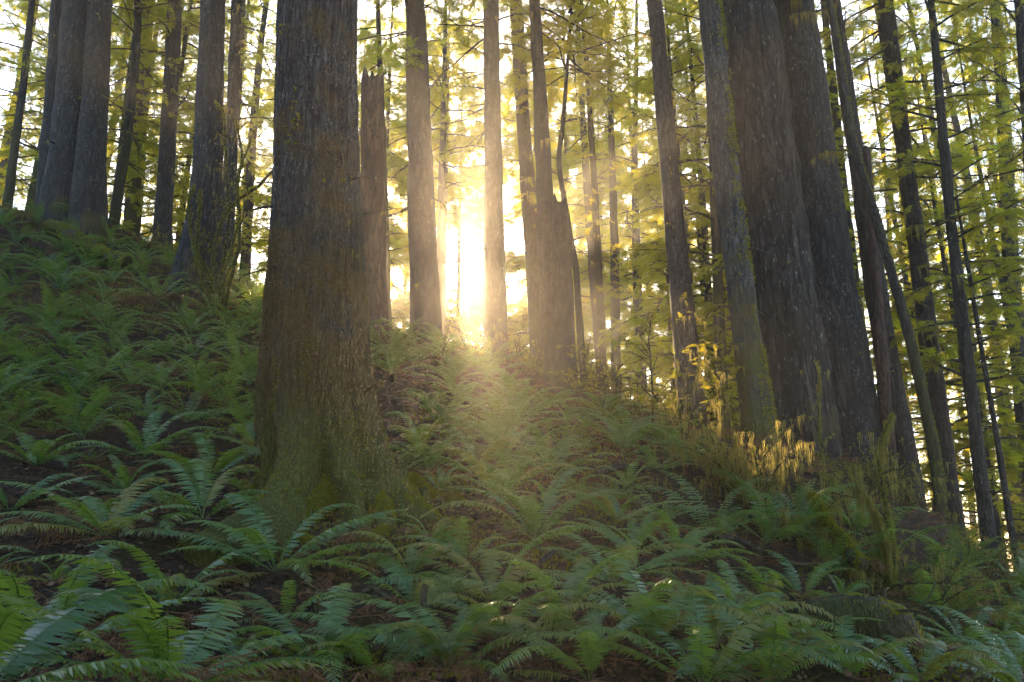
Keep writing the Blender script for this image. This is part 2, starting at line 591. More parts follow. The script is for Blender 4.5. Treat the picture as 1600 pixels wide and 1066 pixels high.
def trunk_grid(p, r, sides, rough=0.05, seed=0, lobes=None, base_z=0.0):
    a = np.linspace(0, 2 * PI, sides, endpoint=False)
    ca, sa = np.cos(a), np.sin(a)
    R = np.repeat(r[:, None], sides, 1)
    pos = np.stack([np.broadcast_to(ca, R.shape) * r[:, None] * 1.0, np.broadcast_to(sa, R.shape) * r[:, None], np.broadcast_to(p[:, 2:3], R.shape)], -1)
    q = pos * np.array([9, 9, 1.6]) + seed * 13.7
    n1 = fbm(q, seed, 3, 0.6)
    n0 = fbm(pos * np.array([1.6, 1.6, 0.55]) + seed * 3.1, seed + 5, 2)
    R = R + np.minimum(R * 0.25, rough) * n1 + R * 0.06 * n0
    if lobes is not None:
        R = R + lobes(a[None, :], p[:, 2:3] - base_z)
    v = np.stack([p[:, 0:1] + ca * R, p[:, 1:2] + sa * R, np.broadcast_to(p[:, 2:3], R.shape)], -1)
    return v


def grid_faces(n, s):
    i = np.arange(n - 1)[:, None] * s
    j = np.arange(s)[None]
    k = (j + 1) % s
    return np.stack([i + j, i + k, i + s + k, i + s + j], -1).reshape(-1, 4)


def surf_tufts(mb, V, n, size, mask, down=0.5):
    """tufts of moss standing on a trunk surface V (rings, sides, 3)"""
    k, s, _ = V.shape
    fi = rng.uniform(0, k - 1.001, n)
    fj = rng.uniform(0, s, n)
    i0 = fi.astype(int)
    j0 = fj.astype(int) % s
    u, w = (fi - i0)[:, None], (fj % 1)[:, None]
    j1 = (j0 + 1) % s
    pos = (V[i0, j0] * (1 - w) + V[i0, j1] * w) * (1 - u) + (V[i0 + 1, j0] * (1 - w) + V[i0 + 1, j1] * w) * u
    tz = V[i0 + 1, j0] - V[i0, j0]
    tx = V[i0, j1] - V[i0, j0]
    nn = nrm(np.cross(tx, tz))
    keep = mask(pos, nn)
    pos, nn = pos[keep], nn[keep]
    if len(pos) == 0:
        return
    d = nrm(nn + np.array([0, 0, -down]) + rng.normal(0, 0.25, nn.shape))
    s_ = nrm(np.cross(d, rng.normal(0, 1, d.shape)))
    R = np.stack([s_, np.cross(d, s_), d], 2)
    stamp(mb, *TUFT, pos - nn * 0.004, R, size * rng.uniform(0.5, 1.5, len(pos)))


# ------------------------------------------------------------------ crowns high above the frame and in the background, made once and shared
def make_crown(h0, h1, lmax, nl, seed, foliage=0.8, moss=0.25, trunk_r=0.0, spray=0.29, twigs=9, low=0.6):
    """limbs from height h0 to h1 around a straight stem; returns (wood MB, leaf MB, moss MB)"""
    wood, leaf, mossb = MB(), MB(), MB()
    az = rng.uniform(0, 6)
    for i in range(nl):
        u = (i + rng.random()) / nl
        z = h0 + (h1 - h0) * u
        az += 2.4 + rng.normal(0, 0.3)
        shape = (low + (1 - low) * min(1, u / 0.25)) * (1 - u) ** 0.75 + 0.10
        L = lmax * shape * rng.uniform(0.65, 1.15)
        r = trunk_r * (1 - 0.9 * z / h1)
        p0 = np.array([math.cos(az) * r * 0.8, math.sin(az) * r * 0.8, z])
        add_limb(wood, leaf, mossb, p0, az, L, 0.016 + 0.010 * L, rng.uniform(-0.15, 0.35), rng.uniform(0.4, 0.9), foliage * rng.uniform(0.5, 1.3), moss, twigs, spray, tipup=rng.uniform(0, 0.3), sides=4)
    return wood, leaf, mossb


BGV = []        # background tree kinds: trunk, crown, moss meshes
for k, (h0, H, lmax, nl, r0, fol, ms) in enumerate([(4, 31, 3.3, 64, 0.26, 1.25, 0.3), (8, 34, 3.6, 64, 0.30, 1.3, 0.25), (2.0, 26, 3.0, 66, 0.19, 1.35, 0.35), (11, 36, 3.8, 58, 0.34, 1.25, 0.2), (1.0, 17, 2.4, 56, 0.13, 1.35, 0.3), (17, 40, 3.8, 64, 0.34, 1.3, 0.2)]):
    wood, leaf, mossb = make_crown(h0, H, lmax, nl, k, fol, ms, r0)
    zz = np.linspace(-1.5, H, 60)
    tp = np.stack([0.12 * np.sin(zz * 0.23 + k), 0.12 * np.cos(zz * 0.19 + k), zz], 1)
    tr = r0 * (1 - 0.93 * np.clip(zz / H, 0, 1)) + 0.25 * r0 * np.exp(-np.clip(zz, 0, 9) * 1.6)
    V = trunk_grid(tp, tr, 14, 0.03, k)
    wood.add(V.reshape(-1, 3), grid_faces(60, 14))
    BGV.append((wood.mesh("trunk", M["wood_far"]), leaf.mesh("crown", M["needle"]), mossb.mesh("moss_strands", M["moss_hang"])))

CRV = []        # crowns carried above the frame by the near trees (local z = 0 at the lowest limb)
for k in range(3):
    wood, leaf, _ = make_crown(0, 17, 4.2, 46, 20 + k, 0.8, 0, 0.2, spray=0.42, twigs=8)
    CRV.append((wood.mesh("limbs", M["wood_far"]), leaf.mesh("crown", M["needle"])))

# ------------------------------------------------------------------ the trees one can tell apart
TREES = {}


def row_point(path, py_list, py):
    return np.array([np.interp(py, py_list, path[:, i]) for i in range(3)])


def tree(label, pts, d, bark="bark_grey", group=None, crown=True, name="conifer_tree", limbs=(), auto=None, sides=22, rough=0.035, moss_fuzz=None, snag=False, seed=0, step=0.16, tops=26, flare=1.15, crown_up=1.5, lobes=None, furrow=0.0):
    """pts: (px, py, width px) from the top of the frame down to the foot, all at distance d"""
    pts = sorted(pts, key=lambda t: t[1])
    W3 = np.array([P(a, b, d) for a, b, _ in pts])
    R3 = np.array([wid(c, p) / 2 for (a, b, c), p in zip(pts, W3)])
    py = [b for _, b, _ in pts]
    top, bot = W3[0], W3[-1]
    dirn = nrm(W3[-1] - W3[-2])
    # foot: down to the ground (and a little into it)
    foot = bot.copy()
    for _ in range(400):
        if foot[2] < gz(foot[0], foot[1]) - 0.3 - 0.9 * R3[-1]:
            break
        foot = foot + dirn * 0.08
    low = gz(foot[0], foot[1])
    foot_at = foot.copy()
    foot_at[2] = low
    up, upr = [], []
    if not snag:
        dt = nrm(W3[0] - W3[1])
        dt = nrm(dt * 0.6 + np.array([0, 0, 0.4]))
        hh = max(4.0, tops - (top[2] - low))
        up = [top + dt * hh, ]
        upr = [max(0.02, R3[0] * 0.08)]
    path = np.array(list(up) + list(W3) + [foot])
    radii = np.array(list(upr) + list(R3) + [R3[-1] * flare])
    base = np.array([foot[0], foot[1], low])
    p, r = trunk_rings(path[::-1] - base, radii[::-1], step)
    root = empty(name, base, label, "tree" if not snag else "dead tree", group)
    if furrow:
        lobes = lambda a, z: furrow * (1 - 2.4 * np.abs(fbm(np.stack([np.cos(a + 0 * z) * 6, np.sin(a + 0 * z) * 6, z * .45 + 0 * a], -1), seed + 70, 3, .6)))
    V = trunk_grid(p, r, sides, rough, seed, lobes)
    wood = MB()
    leaf, mossb = MB(), MB()
    if snag:        # broken, splintered top
        for j in range(sides):
            hgt = 0.5 * (vnoise(np.array([[j * 0.9, seed, 3.3]]), 4)[0] + 0.3) * r[-1] * 1.7
            V[-1, j, 2] += hgt
            V[-2, j, 2] += hgt * 0.6
        tp = V[-1].mean(0) - np.array([0, 0, r[-1] * 0.8])
        wood.add(np.concatenate([V.reshape(-1, 3), [tp]]), grid_faces(len(p), sides),
                 np.array([[(len(p) - 1) * sides + j, (len(p) - 1) * sides + (j + 1) % sides, len(p) * sides] for j in range(sides)]))
    else:
        wood.add(V.reshape(-1, 3), grid_faces(len(p), sides))
    allp = W3 - base
    for lb in limbs:
        b = row_point(allp, py, lb["py"])
        add_limb(wood, leaf, mossb, b, lb["az"], lb["L"], lb.get("r", 0.03), lb.get("e", 0.1), lb.get("droop", 0.5), lb.get("fol", 0), lb.get("moss", 1.0), lb.get("tw", 6), lb.get("spray", 0.3), tipup=lb.get("tip", 0), mosslen=lb.get("ml", 0.3), mosswide=lb.get("mw", 1.0), wig=lb.get("wig", 0.12), tw_len=lb.get("twl", 1.0))
    if not snag and d < 23:         # snapped dead branch stubs
        for i in range(9):
            yy = random.uniform(-30, pts[-1][1] - 90)
            b = row_point(allp, py, yy)
            rr_ = float(np.interp(yy, py, R3))
            az = rng.uniform(0, 2 * PI)
            add_limb(wood, leaf, mossb, b + np.array([math.cos(az), math.sin(az), 0]) * rr_ * .8, az, rng.uniform(.12, .5) + rr_ * .3, rng.uniform(.010, .022), rng.uniform(-.3, .5), rng.uniform(-.2, .6), 0, rng.uniform(0, 1.6), 2, mosslen=.2, wig=.2)
    if auto:
        for i in range(auto["n"]):
            yy = auto["py"][0] + (auto["py"][1] - auto["py"][0]) * (i + rng.random()) / auto["n"]
            b = row_point(allp, py, yy)
            az = rng.uniform(0, 2 * PI) if "az" not in auto else random.choice(auto["az"]) + rng.normal(0, 0.5)
            add_limb(wood, leaf, mossb, b, az, rng.uniform(*auto["L"]), auto.get("r", 0.022) * rng.uniform(0.7, 1.3), rng.uniform(*auto.get("e", (-0.1, 0.3))), rng.uniform(0.2, 0.8), auto.get("fol", 0), auto.get("moss", 0.5), auto.get("tw", 6), auto.get("spray", 0.3), mosslen=auto.get("ml", 0.3), tipup=auto.get("tip", 0.2))
    link("trunk", wood.mesh("trunk", M[bark]), root)
    if leaf.n:
        link("foliage", leaf.mesh("foliage", M["needle"]), root)
    if mossb.n:
        link("moss_strands", mossb.mesh("moss_strands", M["moss_hang"]), root)  # strands of moss hanging from the limbs
    if moss_fuzz:
        for mname, items in moss_fuzz.items():
            fz = MB()
            for (n, size, mk, down) in items:
                surf_tufts(fz, V, n, size, mk, down)
            if fz.n:
                link("moss", fz.mesh("moss", M[mname]), root)
    if crown and not snag:
        k = seed % 3
        crown_up = crown_up + (4 if d < 13 else 0)
        t = up[0] - base
        a = row_point(allp, py, 0)
        zc = a + (t - a) * min(0.6, crown_up / np.linalg.norm(t - a))
        sz = (t[2] - zc[2]) / 17.0
        for me, nm in ((CRV[k][0], "limbs"), (CRV[k][1], "crown")):
            o = link(nm, me, root, zc)
            ax = nrm(t - zc)
            o.rotation_euler = (-math.asin(np.clip(ax[1], -1, 1)), math.asin(np.clip(ax[0], -1, 1)), seed * 1.3)
            o.scale = (max(0.75, sz * 0.9), max(0.75, sz * 0.9), sz)
    TREES[label] = root
    return root


def side_moss(side, thr=0.0, zmax=99):
    def f(pos, nn):
        n = fbm(pos * np.array([3, 3, 1.5]), 31, 3)
        return (nn[:, 0] * side > 0.15) & (n > thr) & (pos[:, 2] < zmax)
    return f


def patch_moss(thr=0.1, h=1.0, seed=41):
    def f(pos, nn):
        n = fbm(pos * np.array([3, 3, 1.6]), seed, 4)
        return n + 0.6 * np.exp(-np.clip(pos[:, 2], 0, 99) / h) > thr
    return f


RIGHT, LEFT, FRONT = 0.0, PI, -PI / 2


# ================================================================== THE TREES
def main_lobes(a, z):
    r = 0
    for ai, amp, w, h in [(-0.50, 0.36, 0.25, 0.34), (-1.15, 0.20, 0.20, 0.36), (-1.95, 0.36, 0.30, 0.30), (-2.75, 0.16, 0.25, 0.7), (2.6, 0.20, 0.4, 0.6), (1.2, 0.25, 0.5, 0.6)]:
        dd = (a - ai + PI) % (2 * PI) - PI
        r = r + amp * np.exp(-(dd / w) ** 2) * np.exp(-np.clip(z, -0.4, 9) / h)
    for ai, amp, w, h in [(-0.75, 0.16, 0.18, 0.7), (-1.48, 0.12, 0.16, 0.6), (-2.4, 0.14, 0.2, 0.9)]:
        dd = (a - ai + PI) % (2 * PI) - PI
        r = r - amp * np.exp(-(dd / w) ** 2) * np.exp(-np.clip(z, -0.4, 9) / h)
    th = a + 0 * z
    zz = z + 0 * a
    q = np.stack([np.cos(th) * 3.6, np.sin(th) * 3.6, zz * 2.6], -1)
    r = r + (0.17 * fbm(q, 61, 4, .6)) * np.exp(-np.clip(zz, 0, 9) / 0.8)
    q = np.stack([np.cos(th) * 5.5, np.sin(th) * 5.5, zz * 0.42], -1)
    r = r + 0.040 * (1 - 2.2 * np.abs(fbm(q, 67, 3, .6)))
    return r


tree("massive spruce trunk with mossy buttress roots, nearest and widest of the trees", [(498, 0, 114), (497, 150, 116), (496, 300, 122), (496, 400, 132), (494, 500, 147), (494, 600, 166), (506, 680, 178), (520, 740, 184), (524, 775, 186)], 8.0,
     "main_bark", sides=170, rough=0.03, seed=3, step=0.035, lobes=main_lobes, flare=1.05,
     moss_fuzz={"moss_tuft": [(230000, 0.018, lambda p, n: fbm(p * np.array([3, 3, 1.6]), 41, 4) * .7 + 1.1 * np.exp(-np.clip(p[:, 2], 0, 99) / .6) > .42, 0.1), (12000, 0.045, patch_moss(0.42, 0.45, 17), 0.0)],
                "moss_brown": [(420000, 0.015, lambda p, n: (fbm(p * np.array([1.7, 1.7, 0.8]), 77, 5, .55) + 0.40 * np.exp(-((p[:, 2] - 1.9) / 1.1) ** 2) - 0.09 * np.clip(p[:, 2] - 2.8, 0, 9) > 0.20), 0.9),
                               (14000, 0.022, lambda p, n: (np.abs(n[:, 0]) > 0.85) & (p[:, 2] < 5.2), 0.5)]},
     limbs=[dict(py=170, az=-0.9, L=0.25, r=0.012, moss=2, tw=2, ml=0.12)])

# roots spreading from the foot of the massive spruce, furred with moss
sp = TREES["massive spruce trunk with mossy buttress roots, nearest and widest of the trees"]
sb = np.array(sp.location)
for az, L, r0 in [(-.42, 1.05, .17), (-1.0, .75, .14), (-1.75, .80, .17), (-2.25, .70, .13), (-2.95, .85, .14), (.15, .8, .12)]:
    u = np.linspace(0, 1, 26)
    a_ = az + .25 * np.sin(u * 3 + az * 5) * u
    pp = np.stack([np.cos(a_) * (.42 + L * u), np.sin(a_) * (.42 + L * u), 0 * u], 1)
    pp[:, 2] = ground(pp[:, 0] + sb[0], pp[:, 1] + sb[1]) - sb[2] + .26 * (1 - u) ** 2.5 - .05 * u + .03 * np.sin(u * 9 + az)
    v, q, t = tube(pp, r0 * (1 - .72 * u), 20)
    v = v + (fbm(v * 6.0, 15, 3) * .06)[:, None] * nrm(v - np.repeat(pp, 20, 0)[list(range(26 * 20)) + [26 * 20 - 1]])
    mb = MB()
    mb.add(v, q, t)
    ro = link("root", mb.mesh("root", M["main_bark"]), sp)
    fz = MB()
    Vg = v[:520].reshape(26, 20, 3)
    ok_ = lambda p, n: (n[:, 2] > -.5) & (fbm(p * 4, 8, 3) > -.22)
    surf_tufts(fz, Vg, 9000, .022, ok_, -.1)
    surf_tufts(fz, Vg[:, ::-1], 9000, .022, ok_, -.1)
    link("moss", fz.mesh("moss", M["moss_tuft"]), ro)

tree("broad double trunked conifer on the upper left slope, its left stem the wider half", [(122, 0, 42), (112, 130, 44), (103, 250, 50), (96, 330, 66)], 18.2, "bark_dark", seed=4, group="twin stems on the upper left slope", auto=dict(n=2, py=(150, 300), L=(0.5, 1.2), moss=1.0))
tree("right stem of the pair grown together on the upper left slope", [(157, 0, 34), (150, 130, 38), (142, 250, 44), (138, 335, 56)], 18.0, "bark_dark", seed=5, group="twin stems on the upper left slope",
     moss_fuzz={"moss_brown": [(3000, 0.04, side_moss(-1, -0.3), 0.4)]})
tree("slim dark conifer just left of the twin stems on the slope", [(88, 0, 15), (80, 150, 18), (70, 300, 24)], 19.5, "bark_grey", seed=6)
tree("thin bowed tree near the left edge of the photo with ragged twigs", [(50, 0, 9), (38, 120, 10), (22, 240, 12), (14, 300, 14)], 21, "bark_moss", seed=7, auto=dict(n=14, py=(0, 260), L=(1.0, 2.2), fol=0.5, moss=1.0))
tree("crooked thin tree with bare mossy limbs right of the twin stems", [(216, 0, 10), (212, 100, 12), (200, 210, 13), (184, 310, 16)], 20, "bark_moss", seed=8, auto=dict(n=16, py=(0, 260), L=(1.2, 2.6), fol=0.25, moss=1.4, e=(-0.2, 0.5)))
tree("hazy short trunk in the light shaft behind the crooked thin tree", [(218, 100, 16), (212, 220, 20), (206, 345, 24)], 26, "wood_far", seed=9)
tree("grey trunk lit by a sun shaft left of the dark flared tree", [(273, 0, 21), (268, 120, 23), (260, 260, 25), (254, 370, 28)], 21, "bark_grey", seed=10, auto=dict(n=5, py=(20, 230), L=(1.2, 2.2), moss=0.8, fol=0.2))
tree("dark conifer with a wide flared foot behind the mossy vine maple", [(334, 0, 37), (329, 120, 40), (325, 250, 45), (319, 340, 54), (312, 400, 68), (306, 450, 88)], 15.0, "bark_dark", seed=11, sides=40, step=0.1,
     moss_fuzz={"moss_brown": [(4500, 0.035, side_moss(1, 0.0), 0.5)], "moss_tuft": [(3000, 0.04, patch_moss(0.35, 0.6), 0.2)]}, limbs=[dict(py=165, az=0.0, L=0.5, r=0.02, moss=4, tw=3, ml=0.5)])
tree("slender trunk close behind the dark flared tree", [(370, 0, 17), (364, 150, 18), (358, 300, 20), (352, 420, 24)], 18.5, "bark_grey", seed=12, auto=dict(n=4, py=(0, 120), L=(0.8, 1.6), moss=0.6))
tree("reddish broken snag with a flat top beside the massive spruce", [(582, 128, 34), (582, 250, 36), (584, 400, 38), (586, 535, 46)], 14.5, "bark_red", snag=True, seed=13, name="broken_snag", sides=26)
tree("straight trunk with green boughs high up, left of the brightest glow", [(648, 0, 30), (654, 150, 36), (658, 300, 40), (663, 430, 45), (668, 545, 50)], 16.6, "bark_grey", seed=14, rough=0.05,
     auto=dict(n=12, py=(-160, 120), L=(1.0, 2.0), fol=1.1, moss=0.8, az=[PI, FRONT, -2.4, 0.3]), limbs=[dict(py=250, az=PI - .3, L=0.9, moss=1.5, tw=4, e=-.3), dict(py=320, az=2.9, L=1.3, moss=1.5, tw=5, e=-.3, droop=.3), dict(py=310, az=-0.6, L=0.8, moss=2.5, tw=4, e=-.2, ml=.4)])
tree("smooth straight trunk standing right in front of the glow, right of the brightest opening", [(767, 0, 24), (769, 150, 26), (772, 320, 29), (775, 450, 32), (777, 565, 38)], 17.2, "bark_grey", seed=15, rough=0.02,
     limbs=[dict(py=45, az=PI, L=1.6, moss=1.5, tw=6, e=0.1, fol=.3), dict(py=55, az=2.7, L=2.6, moss=1.2, tw=9, e=-0.15, fol=.3), dict(py=35, az=-.2, L=1.2, moss=1.2, tw=5), dict(py=70, az=.2, L=1.0, moss=1.2, tw=5), dict(py=190, az=PI, L=1.0, moss=1.5, tw=5, e=-.9, droop=.4)])
tree("moss yellowed trunk behind the slim pair right of the glow", [(806, 0, 20), (815, 150, 21), (824, 280, 23), (834, 420, 25), (842, 560, 26)], 23, "bark_moss", seed=16, auto=dict(n=12, py=(0, 360), L=(0.5, 1.2), moss=1.5, fol=0.4),
     moss_fuzz={"moss_brown": [(2500, 0.06, side_moss(1, -0.1), 0.6)]})
tree("slim dark trunk rising behind the sunlit broken stub", [(835, 0, 17), (842, 120, 20), (848, 230, 24), (852, 330, 27), (858, 480, 30), (862, 600, 32)], 19, "bark_grey", seed=17, limbs=[dict(py=225, az=FRONT, L=0.5, r=.03, moss=5, tw=3, ml=.5), dict(py=10, az=0.2, L=3.4, e=-.25, droop=.3, moss=.8, tw=10, fol=.2)])
tree("stout broken stub crossed by sun rays, lower than the trunk behind it", [(868, 328, 40), (870, 400, 45), (873, 500, 49), (876, 615, 56)], 15.8, "bark_brown", snag=True, seed=18, name="broken_snag", sides=30)
tree("very thin straight pole with bare side twigs right of the broken stub", [(908, 0, 6), (918, 120, 8), (928, 280, 10), (937, 450, 12), (941, 600, 15)], 25, "bark_dark", seed=19, auto=dict(n=26, py=(60, 480), L=(0.8, 1.7), moss=0.8, fol=0.25, e=(0.0, 0.6), r=0.014), moss_fuzz=None)
tree("wavy thin mossy stem between the broken stub and the thin pole", [(880, 190, 7), (872, 250, 8), (884, 330, 9), (900, 420, 10), (908, 540, 12)], 21, "bark_moss", seed=20, auto=dict(n=8, py=(200, 500), L=(0.4, 1.0), moss=2.0), tops=14)
tree("distant dark trunk in the bright foliage left of the tall grey trunk", [(955, 200, 10), (960, 380, 13), (962, 520, 15)], 30, "wood_far", seed=21, auto=dict(n=14, py=(0, 480), L=(1.0, 2.6), moss=0.8, fol=0.7))
tree("tall grey trunk lit along its face between the glow and the big dark trunks", [(1022, 0, 23), (1036, 150, 27), (1051, 320, 31), (1066, 480, 36), (1078, 600, 41), (1086, 690, 48)], 14.4, "bark_grey", seed=22, rough=0.02, auto=dict(n=5, py=(60, 420), L=(0.4, 1.1), moss=1.2))
tree("moss edged trunk in front of the two giant dark trunks", [(1108, 0, 32), (1118, 100, 36), (1132, 250, 39), (1150, 400, 42), (1165, 510, 44), (1180, 625, 50)], 12.3, "bark_lichen", seed=23, sides=40, step=0.08,
     moss_fuzz={"moss_tuft": [(26000, 0.045, side_moss(1, -0.15, 9), 0.3), (5000, .03, patch_moss(.3, .7), .2)]})
tree("giant dark furrowed trunk, left one of the two giants at the right", [(1164, 0, 76), (1180, 130, 84), (1200, 300, 92), (1218, 450, 98), (1235, 600, 108), (1243, 700, 124)], 13.6, "bark_furrow", seed=24, sides=90, step=0.06, rough=0.10, furrow=.05)
tree("giant dark trunk with a round knot low down, right one of the two giants", [(1236, 0, 62), (1252, 130, 72), (1272, 300, 82), (1290, 450, 90), (1312, 620, 104), (1325, 710, 122)], 15.2, "bark_dark", seed=25, sides=56, step=0.09, rough=0.04,
     moss_fuzz={"moss_tuft": [(6000, 0.035, side_moss(1, 0.0, 9), 0.3)]}, limbs=[dict(py=20, az=FRONT - .6, L=0.8, r=0.03, moss=6, tw=5, ml=.7)])
tree("thin hazy trunk directly right of the two giants", [(1306, 180, 13), (1322, 330, 15), (1345, 520, 18), (1364, 710, 20)], 22, "wood_far", seed=26)
tree("straight brown trunk right of the giants with the leaning mossy stem across it", [(1302, 0, 20), (1326, 160, 23), (1350, 330, 28), (1376, 500, 33), (1402, 660, 38), (1425, 810, 50)], 15.6, "bark_brown", seed=27, sides=28)
tree("slim reddish snag pressed against the straight brown trunk", [(1354, 232, 12), (1364, 380, 15), (1377, 540, 17), (1392, 740, 22)], 14.6, "bark_red", snag=True, seed=28, name="broken_snag", sides=16)
tree("thin mossy stem leaning across the straight brown trunk", [(1296, 0, 10), (1312, 90, 12), (1330, 220, 13), (1366, 330, 14), (1400, 450, 15), (1430, 560, 16), (1455, 680, 17), (1470, 780, 18), (1462, 850, 22)], 13.4, "bark_moss", seed=29, sides=16, tops=16,
     limbs=[dict(py=235, az=PI, L=0.95, r=0.022, e=-.1, droop=0.5, moss=5, tw=3, ml=0.30, mw=1.3), dict(py=12, az=PI + .1, L=1.0, r=.022, e=-.25, droop=.2, moss=4, tw=4, ml=.5), dict(py=70, az=.3, L=.9, r=.025, e=.9, droop=-.7, moss=1.0, tw=4)],
     moss_fuzz={"moss_tuft": [(9000, 0.028, side_moss(1, -0.3), 0.3)]}, crown=False)
tree("mid sized trunk with peeling moss, second straight trunk right of the leaning stem", [(1384, 0, 20), (1402, 150, 23), (1424, 320, 25), (1446, 490, 28), (1470, 680, 32), (1494, 890, 40)], 17.0, "bark_brown", seed=30,
     auto=dict(n=22, py=(-20, 520), L=(1.0, 2.4), moss=1.6, fol=0.35, e=(-0.3, 0.3), ml=.5, r=.03, az=[PI, 0, FRONT]), moss_fuzz={"moss_brown": [(5000, 0.05, lambda p, n: (p[:, 2] > 6.3) & (fbm(p * 2, 5, 3) > -.1), 0.8)]})
tree("black straight pole with long arching mossy boughs near the right edge", [(1455, 0, 10), (1468, 150, 13), (1484, 330, 16), (1503, 500, 18), (1530, 720, 20), (1555, 920, 26)], 16.0, "bark_dark", seed=31,
     auto=dict(n=30, py=(-60, 620), L=(1.6, 3.2), moss=1.0, fol=0.9, e=(-0.1, 0.5), r=0.026, tw=10, az=[PI, 0, 0, -0.7, -2.4], ml=.4))
tree("leaning grey trunk partly hidden by boughs at the right edge of the photo", [(1560, 60, 16), (1572, 250, 20), (1580, 420, 22), (1592, 560, 24), (1606, 700, 26)], 22, "bark_grey", seed=32, auto=dict(n=18, py=(0, 500), L=(1.2, 2.8), moss=0.9, fol=0.7))
tree("dark trunk sliced by the top right corner of the photo", [(1594, 0, 16), (1604, 150, 18), (1618, 400, 22)], 15, "bark_dark", seed=33, auto=dict(n=8, py=(-40, 300), L=(1.4, 2.4), moss=1.0, fol=0.6, az=[PI, -2.4]))
tree("skinny sapling pole low at the right, left of its twin", [(1536, 560, 7), (1560, 700, 9), (1590, 890, 12)], 18, "bark_dark", seed=34, group="skinny poles low at the right", tops=13, auto=dict(n=12, py=(540, 860), L=(0.8, 1.6), moss=.8, fol=.6), crown=False)
tree("skinny straight pole standing low behind the black pole with boughs", [(1522, 590, 8), (1546, 740, 9), (1568, 900, 11)], 21, "bark_dark", seed=35, group="skinny poles low at the right", tops=13, auto=dict(n=12, py=(580, 860), L=(0.8, 1.6), moss=.8, fol=.6), crown=False)
tree("faint grey far trunk in the gap left of the moss edged trunk", [(1136, 330, 12), (1133, 450, 14), (1130, 560, 15), (1128, 690, 17)], 26, "wood_far", seed=36)
tree("dark hemlock stem behind the broken snag with wispy boughs", [(590, 0, 7), (594, 120, 9), (600, 280, 11), (604, 460, 13)], 22, "wood_far", seed=37, auto=dict(n=22, py=(-40, 440), L=(0.8, 1.9), fol=0.6, moss=1.0))

GAPS = [(608, 440, 32, 30), (722, 412, 36, 62), (812, 372, 22, 30), (900, 375, 28, 24), (812, 452, 22, 32), (672, 445, 14, 32), (580, 335, 30, 19), (592, 285, 24, 13), (640, 345, 22, 18),
        (839, 341, 28, 20), (852, 392, 24, 12), (870, 300, 16, 12), (538, 300, 16, 13), (800, 290, 14, 12)]
SUN_A, SUN_B = slopes(722, 412)
BEAMS = [(slopes(a_, b_)[0] * 50, slopes(a_, b_)[1]) for a_, b_ in ((580, 335), (640, 345), (839, 341))]

# trees filling the wood behind the ridge: their own places, five kinds of crown
bg_spots = []
ref = [(-470, 28, 0), (-330, 36, 1), (-190, 26, 2), (-60, 31, 0), (40, 25, 2), (165, 30, 0), (240, 25, 4), (290, 37, 3), (395, 29, 2), (420, 40, 1), (405, 23, 4), (330, 48, 3),
       (885, 40, 5), (930, 40, 5), (985, 38, 1), (1060, 25, 4), (1065, 32, 0), (1105, 25, 2), (1130, 40, 3), (1165, 29, 0), (1200, 36, 2), (1290, 27, 4), (1325, 34, 0), (1400, 40, 1),
       (1440, 24, 4), (1510, 38, 3), (1535, 25, 2), (1560, 30, 1), (1590, 22, 4), (1625, 35, 0), (1690, 27, 2), (1760, 36, 1), (1880, 30, 3), (60, 52, 3), (215, 50, 1), (1160, 56, 1), (1480, 52, 1), (1600, 54, 3), (1450, 21, 2), (1570, 44, 0), (612, 35, 5), (772, 37, 5), (682, 38, 5), (900, 34, 5), (950, 37, 5), (30, 24, 2), (130, 23, 4), (345, 27, 2), (370, 33, 1), (590, 30, 2), (1110, 33, 2), (1180, 46, 1), (1010, 22, 4), (1080, 20, 4), (1062, 23, 4), (1112, 19, 4), (1150, 21, 2), (1290, 20, 4), (60, 31, 0), (165, 40, 1), (245, 31, 2), (320, 42, 3), (425, 36, 0), (15, 27, 2), (110, 46, 3), (1300, 37, 1), (1420, 45, 3), (1510, 33, 0), (1575, 40, 1), (1180, 39, 0), (1455, 30, 2), (1490, 22, 4), (375, 22, 4), (225, 28, 4)]
rl = random.Random(5)
ZONES = [(-2000, 0, "hemlock behind the upper left slope, cut off by the left edge"), (0, 300, "hazy hemlock in the wood behind the twin stems at the upper left"), (300, 560, "backlit hemlock in the wood behind the flared dark tree and the massive spruce"),
         (560, 960, "backlit tall hemlock in the glowing gap behind the broken stub"), (960, 1230, "golden backlit hemlock behind the tall grey trunk"), (1230, 1600, "yellow green hemlock in the wood behind the poles at the right"), (1600, 3000, "hemlock beyond the right edge of the wood")]
for px, d, k in ref:
    x = (px - 800) / FOC * d * 1.02 + rl.uniform(-.4, .4)
    if d < 46 and abs(x - (3.0 - .063 * (d - 9.7))) < (.7 if k == 5 else 1.9):      # the gap that lets the sun reach the mossy bush
        continue
    if d < 46 and any(abs(x - (BX + (d - 50) * SUN_A)) < (2.0 if k != 4 else 1.5) and (k != 5 or CAM[2] + BZ * 50 + (d - 50) * SUN_B > 17) for BX, BZ in BEAMS):      # openings in the canopy
        continue
    z = gz(x, d)
    zl = [t for t in ZONES if t[0] <= px < t[1]][0][2]
    r = empty("hemlock_tree", (x, d, z), zl, "tree", zl.replace("hemlock", "hemlocks", 1))
    r.rotation_euler = (rl.uniform(-.03, .03), rl.uniform(-.03, .03), rl.uniform(0, 6.28))
    s = rl.uniform(0.85, 1.15)
    r.scale = (s, s, s * rl.uniform(0.95, 1.1))
    for me, nm in zip(BGV[k], ("trunk", "crown", "moss_strands")):
        link(nm, me, r)


# dense tall hemlocks at the far side of the hollow; added to block the sun, with gaps cut to shape its beams

